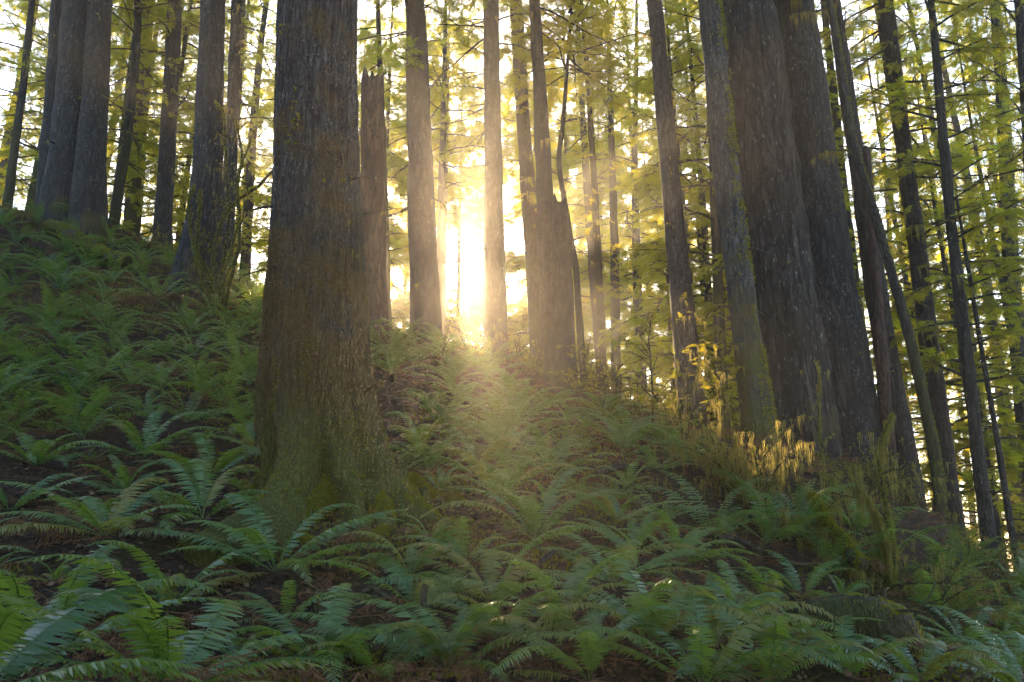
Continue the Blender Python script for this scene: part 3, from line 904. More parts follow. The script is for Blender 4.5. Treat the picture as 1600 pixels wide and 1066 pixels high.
def project(p):
    q = p - CAM
    dep = q[..., 1] * CP + q[..., 2] * SP
    up = -q[..., 1] * SP + q[..., 2] * CP
    return 800 + FOC * q[..., 0] / dep, 533 - FOC * up / dep


DENSE = []
for i, (px, d) in enumerate([(455, 47), (545, 55), (590, 46), (650, 53), (715, 60), (690, 47), (760, 55), (838, 48), (845, 57), (890, 47), (945, 55), (1000, 48), (1060, 56), (500, 60), (1020, 60), (570, 63), (630, 62), (850, 66), (910, 62)]):
    x = (px - 800) / FOC * d * 1.03
    b0 = np.array([x, d, gz(x, d)])
    wood, leaf, mossb = make_crown(7.5, 44, 4.6, 92, 50 + i, 1.15, 0.15, 0.3, spray=0.66, twigs=10, low=0.9)
    k = len(SPRAY[0])
    v = np.concatenate(leaf.v).reshape(-1, k, 3)
    vc = v.mean(1) + b0
    t_ = 50.0 - vc[:, 1:2]      # follow the sunlight to one distance, so that a gap runs along the light
    cx_, cy_ = project(vc + t_ * np.array([[SUN_A, 1.0, SUN_B]]))
    keep = np.ones(len(v), bool)
    wob = fbm(np.stack([cx_ / 16, cy_ / 16, np.zeros_like(cx_)], 1), 4, 3) * .55
    for (gx_, gy_, rx, ry) in GAPS:
        keep &= ((cx_ - gx_) / rx) ** 2 + ((cy_ - gy_) / ry) ** 2 > 1 + wob
    keep &= v.mean(1)[:, 2] < 34
    v = v[keep]
    lb = MB()
    off = (np.arange(len(v)) * k)[:, None, None]
    lb.add(v.reshape(-1, 3), *[(f[None] + off).reshape(-1, f.shape[1]) for f in SPRAY[1]])
    zz = np.linspace(-1.5, 44, 50)
    V = trunk_grid(np.stack([0 * zz, 0 * zz, zz], 1), .28 * (1 - .93 * np.clip(zz / 44, 0, 1)), 10, .02, i)
    wood.add(V.reshape(-1, 3), grid_faces(50, 10))
    r = empty("hemlock_tree", b0, "tall dense hemlock on the far side of the hollow, dark against the sun", "tree", "dense hemlocks between the trunks and the sun")
    link("trunk", wood.mesh("trunk", M["wood_far"]), r)
    link("crown", lb.mesh("crown", M["needle"]), r)
    link("moss_strands", mossb.mesh("moss_strands", M["moss_hang"]), r)

# the wood continued unseen beside and behind the camera, added to block skylight
for x, y, k in [(-7, -5, 0), (-3.5, -9, 2), (1.5, -7, 4), (5, -9.5, 0), (9, -5, 2), (13, 0, 0), (-13, -8, 0), (0.5, -11.5, 2), (11, -10, 4), (-6.5, -11, 4), (7.5, -2, 4)]:
    r = empty("hemlock_tree", (x, y, gz(x, y)), "unseen hemlock added behind the viewpoint to block skylight", "tree", "added hemlocks behind the viewpoint")
    r.rotation_euler = (0, 0, rl.uniform(0, 6.28))
    for me, nm in zip(BGV[k], ("trunk", "crown", "moss_strands")):
        link(nm, me, r)


# ================================================================== SHRUBS, SAPLINGS, LOGS
def shrub(label, base, stems, cat="shrub", name="huckleberry_bush", leaf="leaf", fol=0.5, moss=1.0, group=None, ml=0.3, tmpl=None, spray=0.05, bark="wood_far", mw=1.0, fuzz=0, tw=9, twl=1.0):
    """stems: list of (azimuth, length, radius, elevation, droop) or explicit paths with radius"""
    base = np.asarray(base, float)
    root = empty(name, base, label, cat, group)
    wood, lf, ms, fz = MB(), MB(), MB(), MB()
    for st in stems:
        if isinstance(st, dict):
            path = np.asarray(st["path"]) - base
            n = max(8, int(len(path) * 5))
            seg = np.linspace(0, 1, len(path))
            u = np.linspace(0, 1, n)
            p = np.stack([np.interp(u, seg, path[:, i]) for i in range(3)], 1)
            for _ in range(3):
                p[1:-1] = .25 * p[:-2] + .5 * p[1:-1] + .25 * p[2:]
            p += np.cumsum(rng.normal(0, 0.008, p.shape), 0)
            rr = np.linspace(st["r"], st["r"] * 0.35, n)
            wood.add(*tube(p, rr, 8))
            k = int(st.get("moss", moss) * 60)
            if k:
                q = rng.uniform(0, 1, k)
                hang(ms, np.stack([np.interp(q, u, p[:, i]) for i in range(3)], 1) + rng.normal(0, st["r"] * .6, (k, 3)), 0.04, ml, mw)
            if fuzz:
                m = int(fuzz)
                q = rng.uniform(0, 1, m)
                c = np.stack([np.interp(q, u, p[:, i]) for i in range(3)], 1)
                dd = nrm(rng.normal(0, 1, (m, 3)) + np.array([0, -.2, .2]))
                rad_ = np.interp(q, u, rr)
                s_ = nrm(np.cross(dd, rng.normal(0, 1, dd.shape)))
                stamp(fz, *TUFT, c + dd * rad_[:, None] * .9, np.stack([s_, np.cross(dd, s_), dd], 2), rng.uniform(.015, .04, m))
            for b in range(st.get("br", 0)):
                i = int(rng.uniform(.3, .98) * (n - 1))
                add_limb(wood, lf, ms, p[i], rng.uniform(0, 2 * PI), rng.uniform(.25, .7) * st.get("bl", 1.0), rr[i] * .5, rng.uniform(-.1, .9), rng.uniform(-.2, .5), fol, moss * .7, 5, spray, mosslen=ml, tmpl=tmpl or LEAF, mosswide=mw, tw_len=1.2)
        else:
            az, L, r, e, dr = st
            add_limb(wood, lf, ms, rng.normal(0, .05, 3) * np.array([1, 1, 0]), az, L, r, e, dr, fol, moss, tw, spray, mosslen=ml, tmpl=tmpl or LEAF, wig=.16, mosswide=mw, tw_len=twl)
    link("stems", wood.mesh("stems", M[bark]), root)
    if lf.n:
        link("leaves", lf.mesh("leaves", M[leaf]), root)
    if ms.n:
        link("moss_strands", ms.mesh("moss_strands", M["moss_hang"]), root)
    if fz.n:
        link("moss", fz.mesh("moss", M["moss_tuft"]), root)
    return root


def rs(n, L, r=0.012, e=(0.7, 1.4), dr=(0.2, 0.9)):
    return [(rng.uniform(0, 2 * PI), rng.uniform(*L), r * rng.uniform(.7, 1.2), rng.uniform(*e), rng.uniform(*dr)) for _ in range(n)]


# vine maple clump in front of the flared dark tree
b = hit(345, 505)
D0 = b[1]
def vp(*pts):
    return [P(x, y, D0 + dy) for x, y, dy in pts]
shrub("moss wrapped vine maple clump with twisting stems left of the massive spruce", b, [
    dict(path=vp((340, 510, 0), (322, 450, .1), (312, 400, .1), (318, 330, .2), (316, 296, .2)), r=.045, br=4, moss=1.6),
    dict(path=vp((345, 510, 0), (340, 440, -.1), (333, 390, -.1), (352, 335, 0), (372, 315, .1), (400, 295, .2), (430, 268, .3)), r=.05, br=6, moss=1.5),
    dict(path=vp((348, 510, 0), (358, 450, .1), (374, 400, .1), (377, 350, .1), (370, 300, 0), (382, 240, .1), (374, 190, .2)), r=.04, br=8, moss=.8),
    dict(path=vp((343, 510, 0), (345, 430, .1), (350, 380, .2), (352, 300, .2), (344, 230, .2), (346, 180, .2), (330, 160, .3)), r=.04, br=6, moss=1.8),
    dict(path=vp((346, 510, 0), (336, 450, .2), (300, 380, .3), (296, 320, .3), (304, 290, .3)), r=.03, br=5, moss=.8),
    dict(path=vp((349, 510, 0), (352, 440, -.2), (366, 385, -.2), (376, 330, -.2), (372, 270, -.2), (400, 200, -.1)), r=.03, br=7, moss=.6)],
    cat="shrub", name="vine_maple", fol=0.10, moss=1.2, bark="bark_moss", ml=.22, fuzz=1500)

# moss curtains on the lip of the bank in front of the giants
shrub("sunlit bush hung with pale golden moss in front of the giant trunks", P(1185, 790, 9.7) - [0, 0, .1], rs(12, (1.0, 1.7), .013, (.7, 1.4)) + [(PI * .95, 1.2, .014, .8, .9), (.1, 1.3, .012, .6, .5)], moss=1.6, fol=.5, ml=.34, mw=1.1)
shrub("taller bush strung with glowing moss threads just left of the sunlit bush", P(1168, 775, 9.8) - [0, 0, .1], rs(9, (1.0, 1.6), .012, (.8, 1.45)), moss=1.3, fol=.4, ml=.3)
shrub("bare twiggy bush with bright moss tags below the round knot", P(1330, 770, 11.0) - [0, 0, .2], rs(7, (.9, 1.5), .012, (.2, .9)), moss=.9, fol=.12, ml=.34)
shrub("thin upright stem bearing moss tags in front of the gap between the giants", P(1288, 750, 10.9) - [0, 0, .2], [dict(path=[P(1288, 770, 10.9), P(1285, 690, 10.9), P(1278, 620, 10.9), P(1282, 575, 10.9)], r=.012, moss=2.0, br=4, bl=.5)], moss=1.5, fol=.1, ml=.3)
shrub("olive moss curtain bush on the lip of the dark bank, left of the sunlit bush", P(1110, 770, 9.9) - [0, 0, .1], rs(9, (.6, 1.0), .011, (.4, 1.2), (.3, 1.0)), moss=1.3, fol=.5, ml=.36, mw=1.1)
shrub("drooping moss curtain bush above the bare earth of the dark bank", P(1235, 830, 9.4) - [0, 0, .1], rs(9, (.5, .9), .011, (.2, 1.0), (.3, 1.1)), moss=1.7, fol=.35, ml=.42, mw=1.2)
shrub("thick moss draped bush right of the leaning mossy log", P(1395, 900, 9.0) - [0, 0, .1], [dict(path=[P(1392, 930, 9), P(1396, 850, 9.), P(1384, 780, 9.1), P(1372, 700, 9.2), P(1400, 650, 9.3)], r=.035, moss=3.0, br=6), dict(path=[P(1394, 930, 9), P(1380, 850, 8.9), P(1362, 790, 8.9), P(1330, 750, 8.8)], r=.03, moss=3.0, br=4)] + rs(5, (.7, 1.1), .012, (.2, .8)), moss=.9, fol=.3, ml=.4, mw=1.1, fuzz=900, bark="bark_moss")
shrub("moss draped shrub beneath the leaning mossy log", P(1290, 880, 9.2) - [0, 0, .1], rs(8, (.5, .9), .012, (.2, .8)), moss=1.0, fol=.3, ml=.4, mw=1.2)
shrub("dangling moss bush behind the black rotten stump", P(1465, 930, 9.2) - [0, 0, .1], rs(8, (.6, 1.1), .012, (.2, .9)), moss=.8, fol=.4, ml=.36, mw=1.1)
shrub("thin leafless bush with fine twigs left of the foot of the tall grey trunk", P(1010, 700, 12.0) - [0, 0, .2], rs(6, (.9, 1.5), .010), moss=.9, fol=.25, ml=.3)
shrub("young hemlock sapling with flat wispy boughs left of the tall grey trunk", P(1018, 690, 11.6) - [0, 0, .2], [dict(path=[P(1020, 700, 11.6), P(1018, 620, 11.6), P(1013, 540, 11.6), P(1012, 505, 11.6)], r=.022, moss=1.0, br=22, bl=1.3)], name="hemlock_sapling", cat="sapling", leaf="needle", fol=.55, tmpl=SPRAY, spray=.13, moss=.6, ml=.25)
shrub("small hemlock sapling with a mossy stem right of the tall grey trunk", P(1128, 690, 12.2) - [0, 0, .2], [dict(path=[P(1128, 720, 12.2), P(1130, 640, 12.2), P(1134, 560, 12.2), P(1120, 505, 12.2)], r=.022, moss=2.0, br=14, bl=1.3)], name="hemlock_sapling", cat="sapling", leaf="needle", fol=.4, tmpl=SPRAY, spray=.12, moss=1.0, ml=.3)
shrub("slender sapling with feathery boughs in front of the thin pole", P(905, 640, 13.5) - [0, 0, .2], [dict(path=[P(905, 660, 13.5), P(912, 590, 13.5), P(920, 520, 13.5)], r=.015, moss=.8, br=12, bl=1.1)], name="hemlock_sapling", cat="sapling", leaf="needle", fol=.4, tmpl=SPRAY, spray=.12, moss=.8)
shrub("tall twiggy moss hung sapling in front of the moss edged trunk", P(1085, 720, 10.9) - [0, 0, .2], [dict(path=[P(1062, 735, 10.9), P(1066, 660, 10.9), P(1085, 600, 10.9), P(1096, 560, 10.9)], r=.016, moss=.8, br=8, bl=1.2)], name="huckleberry_bush", fol=.15, moss=.8)
for i, (px, py, lab) in enumerate([(612, 545, "brown leggy bush between the reddish snag and the trunk with boughs"), (715, 560, "brown twiggy bush below the brightest opening"), (815, 585, "dry brushy bush left of the broken stub"), (745, 575, "low tangled bush at the foot of the smooth straight trunk"), (690, 575, "wispy bush at the foot of the trunk with high boughs"), (945, 660, "tangled low bush right of the broken stub"), (410, 520, "brown leggy bush behind the left side of the massive spruce")]):
    h = hit(px, py)
    shrub(lab, h, rs(11, (.5, 1.0), .009, (.3, 1.4)), moss=.35, fol=.55, ml=.2, leaf="litter" if i in (0, 1, 2) else "leaf")
for i, (px, py, lab) in enumerate([(632, 520, "spiky dead bush silhouetted left of the trunk with high boughs"), (705, 548, "hazy brown brush on the ridge under the brightest opening"), (735, 560, "tall thin brush on the ridge left of the smooth straight trunk"), (800, 570, "golden brush on the ridge right of the smooth straight trunk"), (840, 590, "brush on the ridge hiding the left foot of the broken stub"), (925, 620, "wispy brush on the ridge right of the broken stub"), (985, 650, "leafy brush on the ridge left of the hemlock sapling"), (1050, 690, "leafy brush at the foot of the tall grey trunk")]):
    h = hit(px, py)
    shrub(lab, h, rs(12, (.6, 1.3), .009, (.5, 1.45)), moss=.4, fol=.75, ml=.2, leaf="leaf" if i % 3 else "litter", spray=.06)
for i, (px, py, lab) in enumerate([(1500, 960, "low green bush on the flat ground right of the rotten stump"), (1575, 930, "low leafy bush at the foot of the skinny poles"), (1430, 850, "leafy bush in front of the straight brown trunk"), (1380, 800, "small leafy bush below the right giant trunk"), (1540, 900, "leafy bush below the black pole with boughs"), (1620, 960, "leafy bush cut off by the right edge")]):
    h = P(px, py, 12) if py < 900 else hit(px, py)
    h[2] = gz(h[0], h[1])
    shrub(lab, h, rs(10, (.5, 1.1), .009, (.3, 1.3)), moss=.5, fol=.8, ml=.25, leaf="leaf", spray=.06)
for i, (px, py, lab) in enumerate([(60, 330, "brushy bush on the crest at the left edge"), (175, 345, "brushy bush at the foot of the twin stems"), (230, 390, "thin bush on the slope below the shaft lit trunk"), (285, 430, "low bush by the flared foot of the dark conifer")]):
    h = hit(px, py)
    shrub(lab, h, rs(9, (.5, 1.0), .009, (.4, 1.4)), moss=.6, fol=.35, ml=.2)


def log(label, a, b, r0, r1, bark, fuzz=3000, name="fallen_log", hangn=0, sides=14, tuft="moss_tuft", ts=.035):
    a, b = np.asarray(a, float), np.asarray(b, float)
    root = empty(name, a, label, "log")
    n = 40
    u = np.linspace(0, 1, n)
    p = (b - a)[None] * u[:, None]
    p[:, 2] += 0.05 * np.sin(u * 7)
    p[:, 0] += 0.03 * np.sin(u * 11 + 1)
    v, q, t = tube(p, r0 + (r1 - r0) * u, sides)
    nn = vnoise(v * 7.0, 8)[:, None]
    v = v + nn * min(r0, .1) * 0.25
    mb = MB()
    mb.add(v, q, t)
    link("trunk", mb.mesh("trunk", M[bark]), root)
    V = v[:n * sides].reshape(n, sides, 3)
    if fuzz:
        fz = MB()
        surf_tufts(fz, V, fuzz, ts, lambda P_, N_: (N_[:, 2] > -.4) & (fbm(P_ * 3, 2, 3) > -.25), -.2)
        surf_tufts(fz, V[:, ::-1], fuzz, ts, lambda P_, N_: (N_[:, 2] > -.4) & (fbm(P_ * 3, 2, 3) > -.25), -.2)
        link("moss", fz.mesh("moss", M[tuft]), root)
    if hangn:
        hm = MB()
        k = rng.uniform(0, 1, hangn)
        hang(hm, np.stack([np.interp(k, u, p[:, i]) for i in range(3)], 1) + rng.normal(0, r0 * .5, (hangn, 3)), .08, .45, 1.2)
        link("moss_strands", hm.mesh("moss_strands", M["moss_hang"]), root)
    return root


h1, h2 = hit(75, 372), hit(200, 428)
log("bright moss covered fallen log high on the left slope", h1 + [0, 0, .25], h2 + [0, 0, .22], .17, .12, "bark_moss", 3500)
log("mossy log leaning down the bank, draped with hanging moss", P(1262, 775, 9.4), P(1352, 890, 8.6), .045, .075, "bark_moss", 2200, "leaning_log", 150)
hh = hit(515, 985)
log("short broken piece of brown bark lying under the broad fern", hit(490, 945) + [0, 0, .05], hit(532, 1015) + [0, 0, .06], .035, .05, "bark_brown", 0, "bark_piece", sides=9)
log("thin grey fallen stick slanting on the dark rotten stump", P(1382, 920, 6.9), P(1402, 975, 6.7), .012, .008, "bark_grey", 0, "fallen_stick", sides=6)
log("dark stick on the bare soil left of the massive spruce foot", hit(330, 800) + [0, 0, .04], hit(395, 845) + [0, 0, .04], .02, .014, "bark_dark", 0, "fallen_stick", sides=6)
log("half buried stick on the soil in front of the massive spruce", hit(230, 860) + [0, 0, .05], hit(340, 858) + [0, 0, .05], .014, .010, "bark_brown", 0, "fallen_stick", sides=6)
log("pale broken stick standing out of the ferns low in the middle", hit(655, 1010) + [0, 0, .0], hit(655, 1010) + [.04, .05, .3], .03, .02, "bark_brown", 0, "fallen_stick", sides=7)

for (ax, ay, bx, by, r_, lab) in [(60, 610, 190, 590, .035, "grey fallen branch lying across the ferns on the left slope"), (690, 640, 830, 665, .04, "dark fallen branch among the backlit ferns"), (930, 760, 1080, 735, .05, "dark rotting branch along the top of the earth bank"), (840, 905, 960, 870, .02, "thin dead stick under the tall yellow green fern"),
        (60, 905, 190, 925, .018, "thin dead stick in the shade at the lower left"), (1120, 860, 1290, 905, .03, "bare root hanging out of the dark earth bank"), (560, 960, 680, 985, .02, "dead stick beside the fern at the bottom middle"), (330, 620, 400, 590, .03, "dead branch leaning behind the left side of the massive spruce")]:
    log(lab, hit(ax, ay) + [0, 0, .12], hit(bx, by) + [0, 0, .10], r_, r_ * .55, "bark_dark", 0, "fallen_branch", sides=7)

# rotten stump in the lower right
def stump(label, base, w, h, seed, hangn=150, name="rotten_stump"):
    root = empty(name, base, label, "stump")
    n, s = 26, 48
    a = np.linspace(0, 2 * PI, s, endpoint=False)
    u = np.linspace(0, 1, n)
    prof = w * (1.25 - 0.55 * u ** 0.7) * np.sqrt(np.clip(1 - (np.clip(u - .8, 0, 1) / .2) ** 2 * .97, 0, 1))
    zz = np.r_[np.linspace(-.5, h, n)]
    q = np.stack([np.cos(a)[None] * prof[:, None], np.sin(a)[None] * prof[:, None] * .8, np.repeat(zz[:, None], s, 1)], -1)
    nn = fbm(q * 2.0 + seed, seed, 4)
    q[..., :2] *= (1 + .75 * nn + .25 * fbm(q * 6.0, seed + 8, 3))[..., None]
    q[..., 2] += .35 * h * fbm(q * np.array([2.2, 2.2, .4]) + 9, seed + 3, 3) * u[:, None]
    mb = MB()
    tp = q[-1].mean(0)
    mb.add(np.concatenate([q.reshape(-1, 3), [tp]]), grid_faces(n, s), np.array([[(n - 1) * s + j, (n - 1) * s + (j + 1) % s, n * s] for j in range(s)]))
    link("stump_wood", mb.mesh("stump_wood", M["stump"]), root)
    fz = MB()
    surf_tufts(fz, q, 6000, .024, lambda p, k: (fbm(p * 3, 6, 3) > .12), .3)
    link("moss", fz.mesh("moss", M["moss_tuft"]), root)
    rw = MB()
    for _ in range(22):
        i, j = int(rng.integers(4, n)), int(rng.integers(0, s))
        pts = limb_curve(q[i, j] * .9, a[j] + rng.normal(0, .4), rng.uniform(.25, .7), rng.uniform(-.3, .7), rng.uniform(.3, 1.4), wig=.25)
        rw.add(*tube(pts, np.linspace(rng.uniform(.01, .03), .004, len(pts)), 6))
    link("roots", rw.mesh("roots", M["stump"]), root)
    hm = MB()
    i, j = rng.integers(int(n * .6), n, hangn), rng.integers(0, s, hangn)
    hang(hm, q[i, j] * np.array([1.03, 1.03, 1]), .06, .32, 1.2)
    link("moss_strands", hm.mesh("moss_strands", M["moss_hang"]), root)
    return root


sb = hit(1400, 1035)
stump("dark rotten stump topped with dripping moss in the lower right", sb + [0, .45, 0], .42, .42, 5)
sb = hit(1480, 1010)
stump("low decayed stump end with moss at the right of the dripping one", sb + [0, .5, 0], .38, .42, 9, 60)

# ================================================================== FERNS
def frond(L, e0, arch, npin, pl, seed, dead=False, twist=0.0, hi=True):
    """one sword fern frond rising from the origin in the x-z plane; returns mesh arrays"""
    r = np.random.default_rng(seed)
    mb = MB()
    n = 15
    s = np.linspace(0, 1, n)
    e = e0 - arch * s ** 1.35
    side = np.cumsum(r.normal(0, 0.03, n)) * 0.5 + twist * s ** 2
    d = np.stack([np.cos(e) * np.cos(side), np.cos(e) * np.sin(side), np.sin(e)], 1) * (L / (n - 1))
    c = np.concatenate([[np.zeros(3)], np.cumsum(d[:-1], 0)])
    v, q, t = tube(c, L * np.linspace(0.0052, 0.0012, n), 4, ref=np.array([0, 1.0, 0.05]), cap=False)
    mb.add(v, q)
    N_ = npin
    u = np.concatenate([0.13 + 0.865 * (np.arange(N_) + 0.25) / N_, 0.13 + 0.865 * (np.arange(N_) + 0.75) / N_])
    sg = np.concatenate([np.ones(N_), -np.ones(N_)])
    keep = r.random(2 * N_) > (0.12 if dead else 0.015)
    u, sg = u[keep], sg[keep]
    p = np.stack([np.interp(u, s, c[:, i]) for i in range(3)], 1)
    T = nrm(np.stack([np.interp(u, s, d[:, i]) for i in range(3)], 1))
    B = nrm(np.cross(np.array([0, 0, 1.0])[None] * np.ones_like(T), T))
    B = np.where(np.linalg.norm(B, axis=1, keepdims=True) < .5, np.array([0, 1.0, 0]), B)
    NN = np.cross(T, B)
    B = B * sg[:, None]
    x = (u - 0.13) / 0.87
    prof = np.minimum(1, 0.45 + x / 0.22 * 0.55) * (1 - x ** 2.6) ** 0.75 + 0.05
    l = pl * L * prof * r.uniform(0.88, 1.1, len(u))
    fw = 0.18 + 0.55 * x ** 2 + r.normal(0, 0.10 if not dead else .35, len(u))
    dr = 0.18 + r.normal(0, 0.10 if not dead else .5, len(u)) + (0.4 if dead else 0)
    D = nrm(B * np.cos(fw)[:, None] + T * np.sin(fw)[:, None] - NN * dr[:, None])
    tw = r.normal(0.15, 0.22 if not dead else .7, len(u))
    A = T * np.cos(tw)[:, None] + NN * np.sin(tw)[:, None]
    A = nrm(A - D * (A * D).sum(1, keepdims=True))
    K = np.cross(D, A)
    K = K * np.sign((K * NN).sum(1, keepdims=True) + 1e-9)
    w = np.minimum(0.17 * l, 0.0135 * L) * (0.55 if dead else 1.0) + 0.0012 * L
    ll, ww = l[:, None], w[:, None]
    curl = 0.10 if not dead else 0.35
    rows = [p + A * ww * .32, p - A * ww * .32,
            p + D * ll * .22 + A * ww * .62, p + D * ll * .22 - A * ww * .5, 
            p + D * ll * .65 + A * ww * .45 - K * ll * curl * .45, p + D * ll * .65 - A * ww * .42 - K * ll * curl * .45,
            p + D * ll + A * ww * .15 - K * ll * curl * 1.5]
    k = len(u)
    V = np.stack(rows, 1).reshape(-1, 3)
    o = np.arange(k)[:, None] * 7
    if hi:
        mb.add(V, np.concatenate([o + np.array([[0, 1, 3, 2]]), o + np.array([[2, 3, 5, 4]])]), o + np.array([[4, 5, 6]]))
    else:
        mb.add(V, o + np.array([[0, 1, 5, 4]]), o + np.array([[4, 5, 6]]))
    return mb


M["fern_yellow"] = leaf_mat("yellowing_fern_frond", [(0.06, 0.10, 0.02), (0.12, 0.14, 0.025), (0.17, 0.12, 0.03)], 0.38, (0.45, 0.45, 0.05), 0.4, 0.5, 0.5, 0.5)
GREEN = []
for k in range(18):
    e0 = [1.05, .8, .62, 1.2, .42, .92][k % 6] + rng.normal(0, .05)
    arch = [1.55, 1.25, 1.05, 1.95, 0.9, 1.7][k % 6] + rng.normal(0, .12)
    GREEN.append(frond(1.0, e0, arch, 40 + k % 4 * 3, rng.uniform(.098, .125), 100 + k, twist=rng.normal(0, .25)).mesh("frond", M["fern_yellow" if k in (4, 11, 15) else "fern"]))
DEAD = [frond(1.0, [.5, .2, .9][k % 3], [1.3, .7, 2.2][k % 3], 36, .10, 200 + k, True, rng.normal(0, .5)).mesh("dead_frond", M["fern_dead"]) for k in range(6)]


def slope_at(x, y):
    e = .35
    return np.array([gz(x - e, y) - gz(x + e, y), gz(x, y - e) - gz(x, y + e), 2 * e])


def fern_frames(nf, spread=None):
    """(azimuth, kind, scale, tilt) of the fronds of a plant"""
    out = []
    a0 = rng.uniform(0, 6.28)
    for i in range(nf):
        az = a0 + i * 2 * PI / nf * 1.0 + rng.normal(0, .28)
        if spread is not None:
            az = rng.uniform(*spread)
        out.append((az, int(rng.integers(0, 18)), rng.uniform(.72, 1.12), rng.normal(0, .12)))
    return out


def fern(label, loc, size, nf=12, ndead=2, group=None, spread=None, lean=0.35, list_=None):
    n = nrm(slope_at(loc[0], loc[1]))
    root = empty("sword_fern", loc, label, "fern", group)
    up = nrm(np.array([0, 0, 1.0]) * (1 - lean) + n * lean)
    root.rotation_euler = (-math.asin(up[1]), math.asin(up[0]), 0)
    for az, k, s, t in (list_ or fern_frames(nf, spread)):
        o = link("frond", GREEN[k % 18], root)
        o.rotation_euler = (rng.normal(0, .10), t, az)
        o.scale = (s * size,) * 3
    for i in range(ndead):
        o = link("frond", DEAD[int(rng.integers(0, 6))], root)
        o["label"] = "withered brown frond"
        o.rotation_euler = (rng.normal(0, .3), rng.uniform(0, .4), rng.uniform(0, 6.28))
        o.scale = (size * rng.uniform(.6, .95),) * 3
    return root


placed = []
A_ = lambda deg: rad(deg)
HERO = [
    (432, 892, .98, 11, "broad lit fern with wide arching fronds below the foot of the massive spruce"),
    (165, 835, .95, 12, "large fern with arching fronds left of the bare soil patch"),
    (262, 960, .80, 9, "bluish fern hanging its wide frond left below the broad lit fern"),
    (95, 985, .85, 11, "shadowed dark fern in the lower left corner"),
    (262, 1085, .85, 12, "fern cut off by the bottom edge left of centre, its fronds arching over"),
    (372, 1050, .45, 7, "small upright fern at the bottom below the broad lit fern"),
    (500, 1040, .80, 9, "fern sprawling to the right over the broken bark piece"),
    (640, 905, .62, 10, "small fern in front of the right buttress root of the massive spruce"),
    (730, 885, .60, 9, "fern of drooping pale fronds right of the wood sorrel patch"),
    (838, 850, .98, 13, "tall fern with upright yellow green fronds in the middle of the slope"),
    (880, 985, .80, 11, "fern in the bottom middle with fronds hanging left"),
    (960, 915, .75, 10, "fern right of the tall yellow green fern, partly shaded"),
    (1015, 1005, .80, 12, "wide silver green fern right of the bottom middle"),
    (1060, 880, .70, 11, "fern at the left end of the dark earth bank"),
    (1125, 1000, .85, 12, "fern with long glossy fronds below the dark earth bank"),
    (1205, 955, .80, 11, "fern with fronds reaching right in front of the leaning mossy log"),
    (1255, 935, .70, 9, "fern under the lower end of the leaning mossy log"),
    (1100, 1075, .80, 11, "fern at the bottom edge right of centre"),
    (700, 1045, .72, 12, "fern beside the pale broken stick at the bottom"),
    (780, 1000, .70, 11, "silvery fern right of the pale broken stick"),
    (655, 715, .95, 10, "bright backlit fern just right of the massive spruce"),
    (745, 745, .85, 9, "backlit fern with pale edged fronds between the massive spruce and the tall yellow green fern"),
    (850, 725, .80, 10, "rounded backlit fern below the broken stub"),
    (945, 655, .95, 10, "upright fern standing on the lip of the bank right of the broken stub"),
    (330, 745, .95, 12, "bright fern reaching its fronds to the left side of the massive spruce"),
    (225, 715, .85, 11, "fern with steep fronds left of the bright one beside the massive spruce"),
    (55, 730, .85, 12, "fern at the left edge half way down the slope"),
    (120, 655, .80, 11, "fresh green upright fern on the left slope"),
    (395, 700, .80, 9, "fern tucked against the left foot of the massive spruce"),
    (15, 800, .70, 9, "fern cut off by the left edge in the shade"),
    (1505, 1010, .75, 11, "fern right of the low decayed stump end"),
    (1565, 985, .85, 12, "broad fern on the flat ground near the right edge"),
    (1440, 1075, .70, 10, "fern at the bottom below the dark rotten stump"),
    (1590, 1060, .80, 11, "fern in the lower right corner"),
    (1330, 1060, .60, 9, "fern left of the dark rotten stump at the bottom"),
    (1200, 1075, .75, 11, "fern with shining fronds at the bottom edge below the leaning log"),
    (590, 1060, .65, 10, "fern at the bottom edge left of the pale broken stick"),
    (20, 1075, .80, 10, "nearly black fern in the bottom left corner"),
    (920, 1060, .70, 10, "dim fern at the bottom edge in the middle"),
]
for px, py, s, nf, lab in HERO:
    h = hit(px, min(py, 1095))
    kw = {}
    if lab.startswith("broad lit"):
        kw["list_"] = [(A_(a), k, sc_, t) for a, k, sc_, t in [(8, 1, 1.0, 0), (30, 2, 1.05, -.1), (52, 0, .95, 0), (135, 0, 1.1, 0), (165, 1, .9, 0), (188, 2, .95, 0), (205, 7, .8, .1), (250, 5, .9, 0), (300, 8, .85, .1), (335, 2, 1.05, .1), (352, 4, .8, 0), (230, 4, .7, .2)]]
        kw["ndead"] = 4
    s *= 1.12
    placed.append((h[0], h[1], s))
    fern(lab, h - [0, 0, .03], s, nf, kw.pop("ndead", int(rng.integers(1, 4))), **kw)

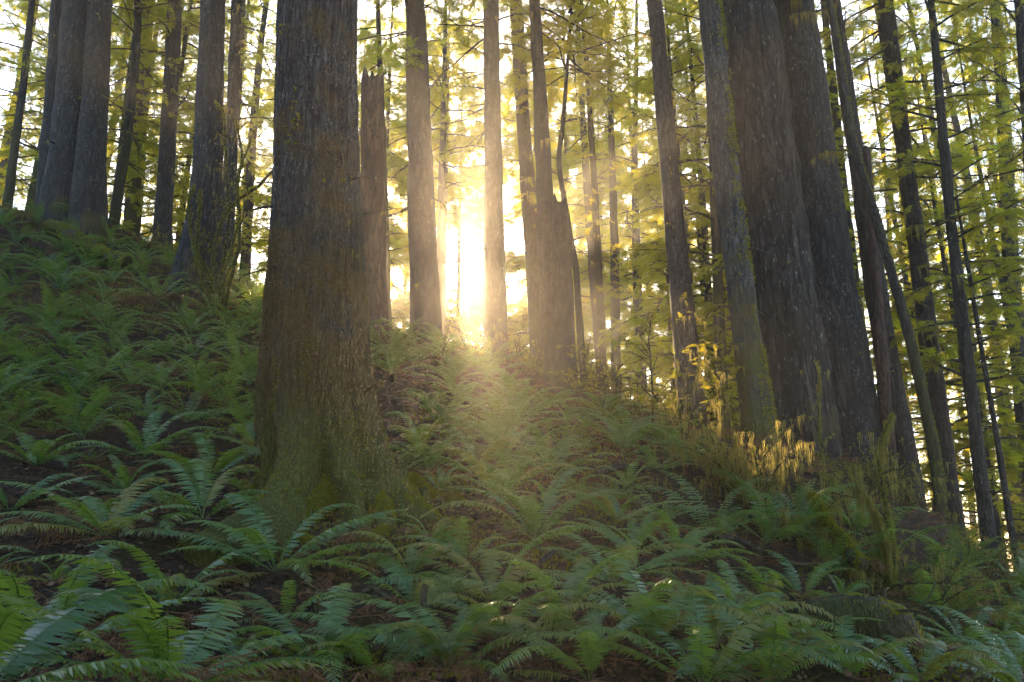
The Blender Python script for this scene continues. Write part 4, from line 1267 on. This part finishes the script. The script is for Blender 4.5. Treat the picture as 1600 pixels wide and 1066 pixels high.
# far ferns: single-mesh plants made of the same fronds
def clump(seed, nf, ndead):
    r = np.random.default_rng(seed)
    mb, md = MB(), MB()
    for i in range(nf):
        e0 = r.choice([1.25, 1.0, .8, 1.35, .6]) + r.normal(0, .06)
        f = frond(1.0, e0, e0 + r.uniform(.2, .7), 30, .115, seed * 50 + i, hi=False)
        a = i * 2 * PI / nf + r.normal(0, .3)
        s = r.uniform(.75, 1.12)
        R = np.array([[math.cos(a), -math.sin(a), 0], [math.sin(a), math.cos(a), 0], [0, 0, 1]]) * s
        for v in f.v:
            v[:] = v @ R.T
        for v in f.v:
            mb.v.append(v)
        mb.f += [x + mb.n for x in f.f]
        mb.n += f.n
    for i in range(ndead):
        f = frond(1.0, r.uniform(.1, .9), r.uniform(.6, 2.2), 26, .1, seed * 50 + 30 + i, True, hi=False)
        a = r.uniform(0, 6.28)
        s = r.uniform(.6, .95)
        R = np.array([[math.cos(a), -math.sin(a), 0], [math.sin(a), math.cos(a), 0], [0, 0, 1]]) * s
        for v in f.v:
            v[:] = v @ R.T
            md.v.append(v)
        md.f += [x + md.n for x in f.f]
        md.n += f.n
    return mb.mesh("sword_fern", M["fern"]), (md.mesh("withered_fronds", M["fern_dead"]) if ndead else None)


CL = [clump(k, 10 + k % 4, [0, 3, 2, 0, 5, 2, 1, 3][k]) for k in range(8)]
FZ = [  # zone test in the photo, label
    (lambda x, y: x < 430 and y < 480, "small fern in the dense bed at the top of the left slope"),
    (lambda x, y: x < 430 and y < 640, "fern in the dense bed half way up the left slope"),
    (lambda x, y: x < 420 and y < 800, "fern among the crowded plants left of the massive spruce"),
    (lambda x, y: x < 560, "dim fern in the shaded plants of the lower left"),
    (lambda x, y: x < 940 and y < 800, "fern in the backlit bed between the massive spruce and the broken stub"),
    (lambda x, y: x < 1050, "fern in the shaded plants along the bottom middle"),
    (lambda x, y: y < 830, "fern scattered along the mossy lip of the bank below the giant trunks"),
    (lambda x, y: x < 1340, "fern in the glossy plants below the dark earth bank"),
    (lambda x, y: True, "fern on the lower ground round the rotten stumps at the right"),
]
FGRP = ["ferns at the top of the left slope", "ferns half way up the left slope", "ferns left of the massive spruce", "shaded ferns at the lower left", "backlit ferns right of the massive spruce", "shaded ferns along the bottom middle", "ferns on the lip of the bank", "ferns below the dark earth bank", "ferns round the rotten stumps"]
fr = random.Random(21)
count, tries = 0, 0
while count < 255 and tries < 9000:
    tries += 1
    px, py = fr.uniform(-60, 1660), fr.uniform(320, 1090)
    if py < 300 + .39 * px - 5:
        continue
    if 400 < px < 665 and 600 < py < 890:
        continue
    if 290 < px < 440 and 745 < py < 870 and fr.random() < .9:
        continue
    if 640 < px < 770 and 770 < py < 850:
        continue
    if 1060 < px < 1420 and 690 < py < 925 and fr.random() < .88:
        continue
    if 1330 < px < 1470 and py > 920:
        continue
    if 1120 < px < 1300 and 640 < py < 830:
        continue
    if 900 < px < 1060 and 680 < py < 760 and fr.random() < .6:
        continue
    h = hit(px, py)
    if h[1] > 24:
        continue
    gap = ((.48 if px > 560 else .60) if h[1] < 8.6 else .42) if h[1] < 9.5 else .26 + .017 * h[1]
    s = fr.choice([fr.uniform(.32, .6), fr.uniform(.55, .85), fr.uniform(.8, 1.1)])
    if any((h[0] - a) ** 2 + (h[1] - b_) ** 2 < (gap * (.75 + .5 * c_)) ** 2 for a, b_, c_ in placed):
        continue
    placed.append((h[0], h[1], s))
    k = [i for i, z in enumerate(FZ) if z[0](px, py)][0]
    if h[1] < 8.6:
        fern(FZ[k][1], h - [0, 0, .03], s, fr.randint(7, 12), fr.choice([0, 1, 2, 3, 5]), FGRP[k])
    else:
        n = nrm(slope_at(h[0], h[1]))
        gme, dme = CL[fr.randrange(8)]
        o = link("sword_fern", gme, None, h - [0, 0, .03])
        tag(o, FZ[k][1], "fern", FGRP[k])
        up = nrm(np.array([0, 0, .65]) + n * .35)
        o.rotation_euler = (-math.asin(up[1]), math.asin(up[0]), fr.uniform(0, 6.28))
        s *= fr.uniform(.95, 1.15)
        o.scale = (s, s, s)
        if dme:
            link("withered_fronds", dme, o)
    count += 1
# the rest of the bed, past the three hundred that show largest
bedg, bedd = MB(), MB()
def far_clump(seed, dead):
    r = np.random.default_rng(seed)
    V, F, n0 = [], [], 0
    for i in range(9):
        e0 = r.choice([1.15, .9, .7, .5])
        f = frond(1.0, e0, e0 + r.uniform(.2, .8), 22, .12, seed * 91 + i, dead, hi=False)
        a = i * .7 + r.normal(0, .25)
        R = np.array([[math.cos(a), -math.sin(a), 0], [math.sin(a), math.cos(a), 0], [0, 0, 1]]) * r.uniform(.7, 1.1)
        v = np.concatenate(f.v) @ R.T
        V.append(v)
        F += [x + n0 for x in f.f]
        n0 += len(v)
    return np.concatenate(V), F
spots = []
for t in range(1500):
    px, py = fr.uniform(-60, 1660), fr.uniform(310, 960)
    if py < 300 + .39 * px - 5 or (400 < px < 665 and 560 < py) or (1060 < px < 1480 and py > 690 and fr.random() < .85):
        continue
    if fr.random() < (py - 300) / 900:
        continue
    h = hit(px, py)
    if 9.5 < h[1] < 24 and all((h[0] - a) ** 2 + (h[1] - b_) ** 2 > .09 for a, b_, c_ in placed):
        spots.append(h)
spots = np.array(spots)
print("bed", len(spots))
for k in range(4):
    q = spots[k::4]
    a = rng.uniform(0, 6.28, len(q))
    Rz = frames(np.stack([np.cos(a), np.sin(a), rng.normal(0, .12, len(q))], 1), roll=.15)
    stamp(bedg if k < 3 else bedd, *far_clump(700 + k, k == 3), q - [0, 0, .03], Rz, rng.uniform(.35, .62, len(q)))
tag(link("fern_undergrowth", bedg.mesh("fern_undergrowth", M["fern"])), "low green fern undergrowth filling the gaps of the slope", "undergrowth", kind="stuff")
tag(link("dead_fern_undergrowth", bedd.mesh("dead_fern_undergrowth", M["fern_dead"])), "withered fern undergrowth in the gaps of the slope", "undergrowth", kind="stuff")
print("ferns", len(HERO), count, tries)

# ================================================================== LITTER AND GROUND COVER (nobody could count it)
def scatter(n, test=None):
    """ground places spread evenly over the picture"""
    px = rng.uniform(-60, 1660, n)
    py = rng.uniform(330, 1095, n)
    d = rng.uniform(0, 1, n)
    X, Y = [], []
    xs = rng.uniform(-15, 13, n * 3)
    ys = 3.2 + 17 * rng.random(n * 3) ** 1.5
    k = np.abs(xs) < ys * .72 + .8
    xs, ys = xs[k][:n], ys[k][:n]
    zs = ground(xs, ys)
    return np.stack([xs, ys, zs], 1)


p = scatter(42000)
lv = np.array([[0, -.22, .02], [.5, -.4, .12], [1, 0, .0], [.5, .4, .1], [0, .22, .03], [.5, 0, -.05]], float)
lf_ = [np.array([[0, 1, 5], [1, 2, 5], [2, 3, 5], [3, 4, 5], [4, 0, 5]])]
a = rng.uniform(0, 6.28, len(p))
mb = MB()
stamp(mb, lv, lf_, p + [0, 0, .015], frames(np.stack([np.cos(a), np.sin(a), rng.normal(0, .35, len(p))], 1), roll=.5), rng.uniform(.02, .06, len(p)))
# twigs
p2 = scatter(16000)
a = rng.uniform(0, 6.28, len(p2))
tv = np.array([[0, -.5, 0], [0, .5, 0], [0, 0, .8], [1, -.3, .1], [1, .3, .1], [1, 0, .6]], float)
tf = [np.array([[0, 1, 4, 3], [1, 2, 5, 4], [2, 0, 3, 5]])]
sc3 = np.stack([rng.uniform(.08, .4, len(p2)), np.full(len(p2), .006), np.full(len(p2), .006)], 1)
stamp(mb, tv, tf, p2 + [0, 0, .012], frames(np.stack([np.cos(a), np.sin(a), rng.normal(-.1, .2, len(p2))], 1), roll=.2), sc3)
tag(link("leaf_litter", mb.mesh("leaf_litter", M["litter"])), "brown dead leaves and twigs lying over the forest soil", "leaf litter", kind="stuff")

# withered fronds lying flat
df = MB()
base = [frond(1.0, .25, .55 + .2 * k, 26, .1, 300 + k, True, .3 * k, hi=False) for k in range(4)]
p3 = scatter(2600)
for k in range(4):
    q = p3[k::4]
    v = np.concatenate(base[k].v)
    v = v - np.array([.4, 0, v[:, 2].mean()])
    a = rng.uniform(0, 6.28, len(q))
    stamp(df, v, base[k].f, q + [0, 0, .06], frames(np.stack([np.cos(a), np.sin(a), rng.normal(-.15, .25, len(q))], 1), roll=.6), rng.uniform(.35, .8, len(q)))
tag(link("dead_fronds", df.mesh("dead_fronds", M["fern_dead"], False)), "withered brown fern fronds matted over the soil", "dead fronds", kind="stuff")

# moss carpet in patches
p4 = scatter(120000)
k = fbm(p4 * np.array([.9, .9, 0]) + 4, 12, 4) + .45 * np.exp(-(((p4[:, 0] + 1.7) ** 2 + (p4[:, 1] - 7.7) ** 2) / 1.3)) > .16
p4 = p4[k]
d = nrm(rng.normal(0, .3, p4.shape) + [0, 0, 1])
s_ = nrm(np.cross(d, rng.normal(0, 1, d.shape)))
mm = MB()
stamp(mm, *TUFT, p4, np.stack([s_, np.cross(d, s_), d], 2), rng.uniform(.02, .05, len(p4)))
tag(link("moss_carpet", mm.mesh("moss_carpet", M["moss_tuft"], False)), "green moss carpet in patches over the soil", "moss", kind="stuff")

# wood sorrel by the right buttress and small herbs everywhere
c0 = hit(700, 800)
n = 260
p5 = np.stack([c0[0] + rng.normal(0, .38, n), c0[1] + rng.normal(0, .3, n), np.zeros(n)], 1)
p6 = scatter(900)
p5 = np.concatenate([p5, p6])
p5[:, 2] = ground(p5[:, 0], p5[:, 1]) + rng.uniform(.03, .10, len(p5))
tri = []
tv = []
for i in range(3):
    a = i * 2 * PI / 3
    for (rr_, da) in ((.9, -.5), (1.0, -.18), (.85, 0), (1.0, .18), (.9, .5)):
        tv.append([rr_ * math.cos(a + da), rr_ * math.sin(a + da), -.12 * abs(da)])
tv = np.array([[0, 0, 0]] + tv, float)
tf = [np.array([[0, 1 + i * 5 + j, 2 + i * 5 + j] for i in range(3) for j in range(4)])]
a = rng.uniform(0, 6.28, len(p5))
mb = MB()
stamp(mb, tv, tf, p5, frames(np.stack([np.cos(a), np.sin(a), rng.normal(0, .25, len(p5))], 1)), rng.uniform(.014, .032, len(p5)))
tag(link("wood_sorrel", mb.mesh("wood_sorrel", M["clover"])), "small three lobed green and yellowing leaves on the soil", "ground cover", kind="stuff")
HAZE, SUN, SKY, EXPO = 0.0014, 5.0, 0.13, 2.5

# ================================================================== AIR, LIGHT, CAMERA
lo = float(GZ.min())
hz = MB()
x0, x1, y0, y1, z0, z1 = -76, 76, -13, 99, lo - 1.0, 52.0
hz.add(np.array([[x0, y0, z0], [x1, y0, z0], [x1, y1, z0], [x0, y1, z0], [x0, y0, z1], [x1, y0, z1], [x1, y1, z1], [x0, y1, z1]]),
       np.array([[0, 3, 2, 1], [4, 5, 6, 7], [0, 1, 5, 4], [1, 2, 6, 5], [2, 3, 7, 6], [3, 0, 4, 7]]))
hm, hnt, hout = mat("forest_air")
pv = N(hnt, "VolumePrincipled", Color=(0.97, 0.92, 0.84, 1), Density=HAZE, Anisotropy=0.77)
hnt.links.new(pv.outputs[0], hout.inputs["Volume"])
ho = link("haze", hz.mesh("haze", hm, False))
tag(ho, "thin morning mist filling the wood", "mist", kind="stuff")

SUN_PX = (722, 412)
a, b = slopes(*SUN_PX)
sd = nrm(np.array([a, 1.0, b]))
elev = math.asin(sd[2])
azim = math.atan2(sd[0], sd[1])          # from +Y towards +X
su = bpy.data.lights.new("sun", "SUN")
su.energy = SUN
su.angle = rad(0.55)
su.color = (1.0, 0.71, 0.40)
so = bpy.data.objects.new("sun", su)
col.objects.link(so)
from mathutils import Vector
so.rotation_euler = Vector(sd).to_track_quat("Z", "Y").to_euler()
so.location = (0, 60, 40)

w = bpy.data.worlds.new("World")
sc.world = w
w.use_nodes = True
nt = w.node_tree
nt.nodes.clear()
sky = nt.nodes.new("ShaderNodeTexSky")
sky.sky_type = "NISHITA"
sky.sun_disc = False
sky.sun_elevation = elev
sky.sun_rotation = azim
sky.air_density = 1.0
sky.dust_density = 1.5
sky.altitude = 200
bg = nt.nodes.new("ShaderNodeBackground")
bg.inputs[1].default_value = SKY
wo = nt.nodes.new("ShaderNodeOutputWorld")
nt.links.new(sky.outputs[0], bg.inputs[0])
nt.links.new(bg.outputs[0], wo.inputs[0])

cam = bpy.data.cameras.new("camera")
cam.sensor_width = 36
cam.lens = FOC / 1600 * 36
cam.clip_end = 600
cam.clip_start = 0.05
co = bpy.data.objects.new("camera", cam)
col.objects.link(co)
co.location = CAM
co.rotation_euler = (PI / 2 + PITCH, 0, 0)
sc.camera = co

sc.view_settings.view_transform = "Standard"
sc.view_settings.look = "None"
sc.view_settings.exposure = EXPO
sc.view_settings.gamma = 1
c = sc.cycles
c.use_denoising = True
c.denoiser = "OPENIMAGEDENOISE"
c.max_bounces = 6
c.diffuse_bounces = 3
c.glossy_bounces = 2
c.transmission_bounces = 3
c.transparent_max_bounces = 4
c.volume_bounces = 0
c.sample_clamp_indirect = 6
c.caustics_reflective = False
c.caustics_refractive = False
print("ground low", lo, "sun elev", math.degrees(elev), "azim", math.degrees(azim))
